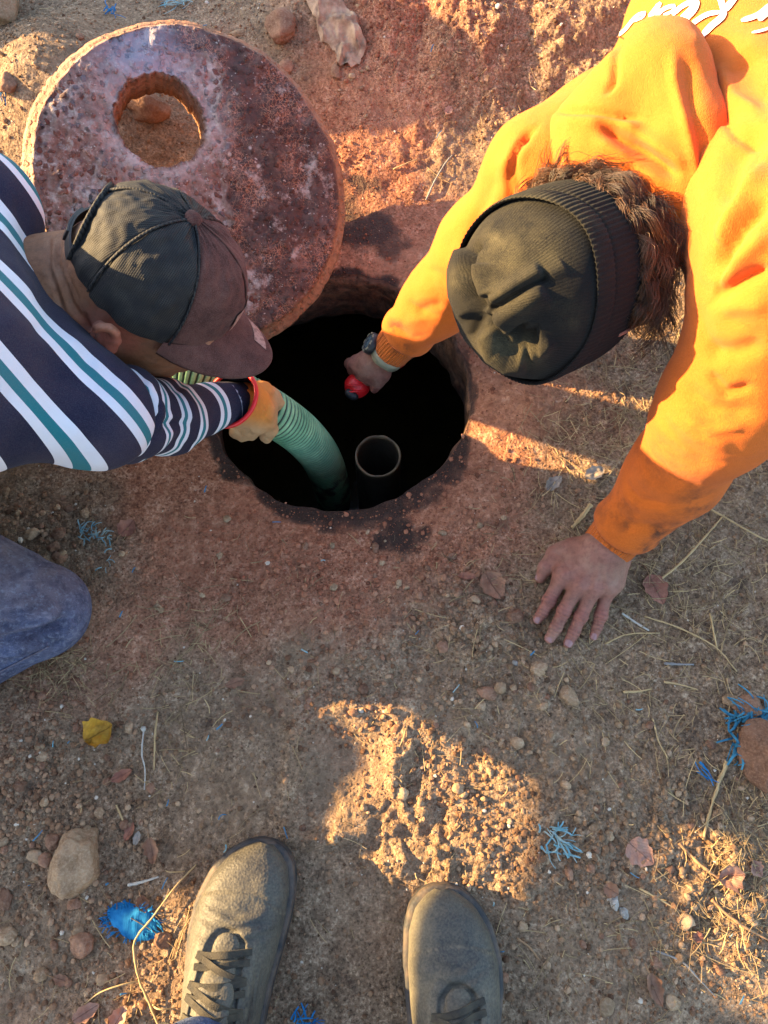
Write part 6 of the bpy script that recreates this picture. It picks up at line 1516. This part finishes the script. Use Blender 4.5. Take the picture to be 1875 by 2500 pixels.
def leaf(px, py, L, W, ang, mat, label, curl=.5, shape=1.0, crumple=.0, seed=0, lift=.003):
    g_ = on_ground(px, py); k = ppm(px, py); nu, nw = 22, 13; u_g, w_g = np.meshgrid(np.linspace(0, 1, nu), np.linspace(-1, 1, nw), indexing='ij')
    prof_ = np.sin(math.pi * u_g ** shape) ** .75 * (1 + .10 * np.sin(u_g * 21 + seed)); hx = (u_g - .5) * L / k; hy = w_g * prof_ * W / 2 / k
    hz = curl * (hy ** 2) / (W / 2 / k) + curl * .35 * (hx ** 2) / (L / 2 / k) + crumple * .006 * fbm2(hx * 60 + seed, hy * 60, 1.0, 3, seed) + .0006 * fbm2(hx * 150, hy * 150, 1, 2, seed)
    a_ = math.radians(ang); X_, Y_ = hx * math.cos(a_) - hy * math.sin(a_), hx * math.sin(a_) + hy * math.cos(a_)
    gg = GS(g_[0] + X_.ravel(), g_[1] + Y_.ravel()).reshape(X_.shape); Z_ = np.maximum(hz + (gg * .5 + g_[2] * .5) + lift, gg + .0018)
    v = np.stack([g_[0] + X_, g_[1] + Y_, Z_], -1).reshape(-1, 3); v2 = v - np.array([0, 0, .0004]); n0 = len(v)
    i = np.arange(nu - 1)[:, None] * nw; j = np.arange(nw - 1)[None]; q = np.stack([i + j, i + nw + j, i + nw + j + 1, i + j + 1], -1).reshape(-1, 4)
    me = np_mesh("leaf", np.vstack([v, v2]), np.vstack([q, q[:, ::-1] + n0])); luv = np.stack([u_g, w_g * prof_, 0 * u_g], -1).reshape(-1, 3); vattr(me, "luv", np.vstack([luv, luv]))
    o_ = tag(link("leaf", me, mat), label, "leaf")
    p0 = v.reshape(nu, nw, 3)[0, nw // 2]; d_ = np.array([-math.cos(a_), -math.sin(a_), 0]); sv_, sf_ = tube(np.array([p0 - d_ * .002, p0 + d_ * .15 * L / k + [0, 0, .001], p0 + d_ * .3 * L / k]), .0006, 5); link("leaf_stalk", np_mesh("leaf_stalk", sv_, sf_), M_twig, o_)
    return o_
leaf(250, 1790, 74, 66, 30, M_lye, "crumpled yellow leaf below the denim knee", 1.0, .9, 1.5, 1, .006)
leaf(1203, 1432, 76, 60, -60, M_lbr, "large veined brown leaf left of the spread hand's thumb", .45, .8, .5, 2)
leaf(1138, 1408, 44, 18, -8, M_lrd, "narrow russet leaf left of the large veined leaf", .6, 1, .6, 3)
leaf(1600, 1440, 78, 56, -70, M_lrd, "round russet leaf right of the spread hand", .2, .8, .4, 4)
leaf(1562, 2082, 74, 66, -40, M_lpk, "flat pink-tan heart-shaped leaf right of the pale blue tuft", .15, .75, .3, 5)
leaf(1778, 2138, 60, 56, 10, M_lpk, "sunlit curled leaf near the right edge", 1.1, .8, .9, 6, .006)
leaf(1842, 2120, 42, 36, -55, M_lpk, "smaller leaf beside the sunlit curled leaf", .7, .9, .6, 7, .004)
leaf(300, 1893, 56, 26, 28, M_lrd, "red lance-shaped leaf below the yellow leaf", .5, .9, .3, 8)
leaf(375, 2075, 62, 34, -75, M_lbr, "curled brown leaf right of the largest rock", .9, .8, .8, 9)
leaf(318, 2030, 46, 24, 70, M_lrd, "russet leaf scrap above the largest rock's right shoulder", .6, 1, .6, 10)
leaf(336, 2046, 34, 18, 80, M_lgr, "small pale leaf beside the russet scrap", .3, 1, .3, 11)
leaf(575, 1668, 52, 24, 20, M_lbr, "tan leaf lying flat mid-picture below the hole", .2, 1, .4, 12)
leaf(312, 1290, 50, 44, 60, M_lrd, "dull red leaf right of the blue-grey tuft", .3, .9, .4, 13)
leaf(1595, 2412, 76, 40, -70, M_lbr, "folded brown leaf near the bottom, right of the right shoe", .9, .8, .7, 14)
leaf(1450, 1158, 60, 34, 30, M_lgr, "grey dry leaf in the straw left of the orange forearm", .5, .9, .6, 15)
leaf(1350, 1182, 54, 30, 40, M_lgr, "pale torn leaf left of the grey dry leaf", .8, .9, .9, 16)
leaf(352, 2205, 42, 26, -70, M_lbr, "brown leaf scrap between the white strip and the blue mat", .8, .9, .8, 17)
leaf(215, 2468, 66, 36, 30, M_lpk, "tan leaf at the bottom left corner", .7, .9, .7, 18)
leaf(295, 2480, 60, 40, 60, M_lpk, "sunlit orange leaf at the bottom edge left of the left shoe", .9, .9, .8, 19)
leaf(155, 2390, 46, 24, -20, M_lbr, "brown leaf below the pitted rock", .6, .9, .6, 20)
leaf(1700, 2285, 30, 24, 10, M_lrd, "small pinkish leaf scrap below the brown twig", .4, .9, .5, 21)
leaf(1490, 2172, 40, 34, -30, M_lbr, "dull leaf beside the white-grey stones", .4, .9, .5, 22)
leaf(1095, 275, 26, 18, 60, M_lpk, "small pink leaf on the red bank left of the orange hoodie", .3, .9, .4, 23)
# blue plastic fibres
m = NT("blue_fibre"); m.set(color=m.mix(m.ramp(m.noise(50, 4), [(.35, 0.), (.7, 1.)]), srgb(18, 86, 136), srgb(46, 124, 170)), rough=.9, spec=.08, normal=m.bump(m.noise(600, 2, vec=m.vscale(m.pos(), (1, .2, 1))), .001, .6)); M_blue = m.m
m = NT("faded_blue_fibre"); m.set(color=m.mix(m.ramp(m.noise(60, 4), [(.4, 0.), (.65, 1.)]), srgb(104, 150, 160), srgb(150, 160, 150)), rough=.8, spec=.2); M_fblue = m.m
m = NT('dusty_blue_shred'); m.set(color=m.mix(m.noise(60, 4), srgb(44, 92, 124), srgb(88, 132, 154)), rough=.8, spec=.15); M_sblue = m.m
def strip_mesh(mb, p0, ang, L, w, bend, rise, n=7):
    t = np.linspace(0, 1, n); a_ = ang + bend * t; d_ = np.stack([np.cos(a_), np.sin(a_)], 1) * L / n; xy = np.vstack([[0, 0], np.cumsum(d_, 0)[:-1]])
    pth = np.stack([p0[0] + xy[:, 0], p0[1] + xy[:, 1], t * 0], 1); gg = GS(pth[:, 0], pth[:, 1]); pth[:, 2] = np.maximum(gg + .0012, p0[2] + rise * np.sin(t * 2.4)) + .0006
    nn = np.stack([-np.sin(a_), np.cos(a_), .25 + 0 * t], 1) * (w * np.linspace(1, .7, n))[:, None]; nn2 = np.stack([nn[:, 0], nn[:, 1], nn[:, 2] * -1], 1)
    v = np.stack([pth - nn, pth + nn, pth + nn * .9 + [0, 0, .0006], pth - nn * .9 + [0, 0, .0006]], 1).reshape(-1, 3); i = np.arange(n - 1)[:, None] * 4; j = np.arange(4)[None]; j2 = (j + 1) % 4
    mb.add(v, np.stack([i + j, i + j2, i + 4 + j2, i + 4 + j], -1).reshape(-1, 4))
m = NT('teal_fibre'); m.set(color=m.mix(m.ramp(m.noise(40, 4), [(.35, 0.), (.7, 1.)]), srgb(26, 84, 112), srgb(70, 132, 150)), rough=.75, spec=.2); M_teal = m.m
def tuft(px, py, rx, ry, n, L, w, mat, label, core=None, rise=.006, ang0=None, spread=math.pi, seed=0):
    rg = np.random.default_rng(seed); k = ppm(px, py); mb = MB(); g0_ = on_ground(px, py)
    for q in range(n):
        a_ = rg.uniform(0, 6.28); rr_ = math.sqrt(rg.random()) if core is None else rg.uniform(.75, 1.0); p_ = on_ground(px + rx * rr_ * math.cos(a_), py - ry * rr_ * math.sin(a_)) + np.array([0, 0, .001 + .003 * rg.random()])
        da = math.atan2(ry * math.sin(a_), rx * math.cos(a_)) + rg.normal(0, .5) if ang0 is None else ang0 + rg.normal(0, spread)
        strip_mesh(mb, p_, da, L * rg.uniform(.5, 1.2), w * rg.uniform(.3, .9), rg.normal(0, .9), rise * rg.random())
    o_ = link("fibre_tuft", mb.mesh("fibre_tuft", False), mat); tag(o_, label, "fibre")
    if core is not None:
        nu = 40; ang_, rr_ = np.meshgrid(np.linspace(0, 2 * math.pi, nu, endpoint=False), np.linspace(0, 1, 12)); ca = math.radians(core); ex = (rx * np.cos(ang_)) * rr_ / k; ey = (ry * np.sin(ang_)) * rr_ / k
        jag = 1 + .10 * vn2(ang_ * 5, ang_ * 0, 9) * rr_; ex, ey = ex * jag, ey * jag; x_, y_ = ex * math.cos(ca) - ey * math.sin(ca), ex * math.sin(ca) + ey * math.cos(ca)
        gg = GS(g0_[0] + x_.ravel(), g0_[1] + y_.ravel()).reshape(x_.shape); z_ = np.maximum(gg, g0_[2]) + .002 + .004 * (1 - rr_ ** 2) + .0016 * fbm2(x_, y_, 90, 2, 8)
        v = np.stack([g0_[0] + x_, g0_[1] + y_, z_], -1).reshape(-1, 3); i = np.arange(11)[:, None] * nu; j = np.arange(nu)[None]; j2 = (j + 1) % nu
        link("mat_body", np_mesh("mat_body", v, np.stack([i + j, i + j2, i + nu + j2, i + nu + j], -1).reshape(-1, 4)), mat, o_)
    return o_
tuft(325, 2248, 66, 36, 90, .011, .0010, M_blue, "bright blue frayed plastic mat left of the left shoe", core=-22, seed=1)
tuft(1352, 2052, 46, 36, 34, .024, .0016, M_fblue, "pale blue fibre tuft at the right end of the sun patch", rise=.012, ang0=.1, spread=.9, seed=2)
tuft(1825, 1785, 55, 80, 60, .030, .0022, M_teal, "blue plastic fringe draped beside the right-edge boulder", rise=.012, ang0=-2.2, spread=.8, seed=3)
tuft(1845, 1738, 40, 24, 26, .036, .0022, M_teal, "blue plastic fringe over the reddish rock at the right edge", rise=.02, ang0=3.3, spread=.6, seed=4)
tuft(212, 1298, 26, 22, 26, .016, .0013, M_fblue, "blue-grey fibre tuft right of the three reddish clods", ang0=.4, spread=1.3, seed=5)
tuft(250, 1318, 18, 14, 12, .014, .0013, M_fblue, "smaller blue-grey tuft beside the larger one near the clods", ang0=.4, spread=1.3, seed=6)
tuft(258, 1372, 10, 22, 6, .016, .0013, M_fblue, "thin blue-grey shreds below the two grey tufts", seed=7)
tuft(440, 8, 40, 14, 22, .035, .0016, M_fblue, "pale blue fibres at the top edge above the cover", ang0=3.5, spread=.5, seed=8)
tuft(272, 32, 20, 14, 10, .024, .0012, M_blue, "small blue fibre wisp above the cover's left half", ang0=.4, spread=1.3, seed=9)
tuft(12, 250, 8, 22, 5, .030, .0013, M_blue, "blue strand at the left edge beside the oval stone", ang0=1.6, spread=.3, seed=10)
tuft(1700, 1870, 12, 20, 5, .030, .0016, M_blue, "blue shreds above the small sunlit heap", ang0=-.9, spread=.4, seed=11)
tuft(740, 2490, 30, 14, 16, .020, .0014, M_blue, "blue shreds at the bottom edge between the shoes", ang0=.4, spread=1.3, seed=12)
shreds = [(745, 1592, -.6, 22), (415, 1960, .8, 20), (540, 1985, 1.3, 30), (558, 2072, -.9, 24), (405, 2152, 1.2, 34), (305, 2420, .6, 24), (135, 1815, 1.2, 18), (172, 1813, .3, 10), (540, 1775, .5, 24), (512, 1803, .6, 18), (678, 1278, -.2, 26), (1395, 1480, -1.2, 18), (1115, 1680, .8, 30), (1165, 1770, -.9, 20), (1548, 2140, -.8, 26), (1205, 2205, 1.2, 12),
          (1225, 2320, .4, 14), (1805, 2435, 1.4, 28), (1780, 2280, 1.2, 14), (100, 2040, .6, 40), (75, 2160, .3, 10), (155, 2145, 1.0, 18), (265, 2158, .1, 12), (300, 1500, .9, 20), (440, 1618, -.2, 30), (1020, 1545, .6, 16), (700, 2035, -1.1, 34), (790, 1368, .5, 14), (330, 1392, .9, 18), (505, 1155 + 40, 1.1, 20), (1560, 1735, -.3, 18), (1300, 1595, .7, 18), (500, 70, .2, 22), (660, 300 - 240, .4, 20), (1070, 330, 1.2, 26), (1055, 120, 1.3, 24)]
placed = []
for k, (a_, b_, an, L) in enumerate(shreds):
    mb = MB(); g_ = on_ground(a_, b_); kk_ = ppm(a_, b_); strip_mesh(mb, g_ - np.array([math.cos(an), math.sin(an), 0]) * L / kk_ / 2 + [0, 0, .001], an, L / kk_, rng.uniform(.0006, .0013), rng.normal(0, .9), .004, 6)
    placed.append((tag(link("plastic_shred", mb.mesh("plastic_shred", False), M_sblue if k % 3 else M_fblue), "shred", "shred", "blue plastic shreds on the dirt"), a_, b_))
name_by_place(placed, lambda o_: ("blue" if o_.data.materials[0] == M_sblue else "faded blue-grey") + " plastic shred")
# crumpled rag at the top
m = NT("dirty_rag"); m.set(color=m.mix(m.ramp(m.noise(45, 5, .65), [(.3, 0.), (.7, 1.)]), srgb(120, 90, 70), srgb(184, 156, 130)), rough=.92, spec=.1, normal=m.bump(m.noise(140, 4, .6), .002, .6))
rp = catmull(np.array([(752, -30), (778, 20), (815, 62), (848, 100), (836, 150)], float), 16); nu, nw = len(rp), 34
tgp = np.gradient(rp, axis=0); tgp /= np.linalg.norm(tgp, axis=1, keepdims=True); uu = np.linspace(0, 1, nu); hw_ = np.interp(uu, [0, .3, .55, .8, 1], [26, 30, 40, 46, 22])
wl_ = np.linspace(-1, 1, nw); PX = rp[:, 0, None] + -tgp[:, 1, None] * wl_[None] * hw_[:, None]; PY = rp[:, 1, None] + tgp[:, 0, None] * wl_[None] * hw_[:, None]
PX = PX + 9 * fbm2(PX, PY, .03, 3, 160); PY = PY + 9 * fbm2(PX, PY, .03, 3, 161); s_ = (1250 - PY) / FPX; d_ = (CAMH - on_ground(825, 75)[2]) / (CT - s_ * ST); X_, Y_ = (PX - 937.5) / FPX * d_, d_ * (ST + s_ * CT)
rg_ = 1 - np.abs(fbm2(PX + 30 * fbm2(PX, PY, .015, 2, 162), PY, .026, 2, 163)); Z_ = GS(X_.ravel(), Y_.ravel()).reshape(X_.shape) + .003 + (.020 * np.clip(rg_, 0, 1) ** 2 + .004 * (1 - np.abs(fbm2(PX, PY, .07, 2, 164)))) * (1 - .8 * np.abs(wl_)[None] ** 3)
v = np.stack([X_, Y_, Z_], -1).reshape(-1, 3); i = np.arange(nu - 1)[:, None] * nw; j = np.arange(nw - 1)[None]; q = np.stack([i + j, i + nw + j, i + nw + j + 1, i + j + 1], -1).reshape(-1, 4)
rme = np_mesh("rag", np.vstack([v, v - [0, 0, .0012]]), np.vstack([q[:, ::-1], q + len(v)]))
tag(link("rag", rme, m.m), "crumpled beige rag at the top edge right of the cover", "rag")
# ------------------------------------------------------------------ unseen board fence added on the left to cut the low sun into patches
m = NT("fence_wood"); n1 = m.noise(9, 5, .6, vec=m.vscale(m.pos(), (1, .15, 1)))
m.set(color=m.mix(n1, srgb(110, 88, 66), srgb(164, 138, 108)), rough=.85, normal=m.bump(n1, .01, .6)); M_fence = m.m
FX = -2.6; FENCE_Z = .925
fence = thing("added_shade_fence", "added board fence out of view on the left, open below to shape the sun patches", "fence", (FX, -.7, 0))
mb = MB()
for yy in (-2.2, -1.0, .62):
    b_ = MB().box((FX - .06, yy, .86), np.eye(3), (.045, .045, .98)); link("post", b_.mesh("post", False), M_fence, fence)
for yc, hy, zc, hz in ((-.75, 1.42, FENCE_Z + .030, .030), (-.95, 1.22, FENCE_Z + .0775, .0165), (.605, .055, FENCE_Z + .0775, .0165)) + tuple((-.75, 1.42, FENCE_Z + .172 + k * .16, .0735) for k in range(5)):
    b_ = MB().box((FX, yc, zc), np.eye(3), (.014, hy, hz)); link("plank", b_.mesh("plank", False), M_fence, fence)
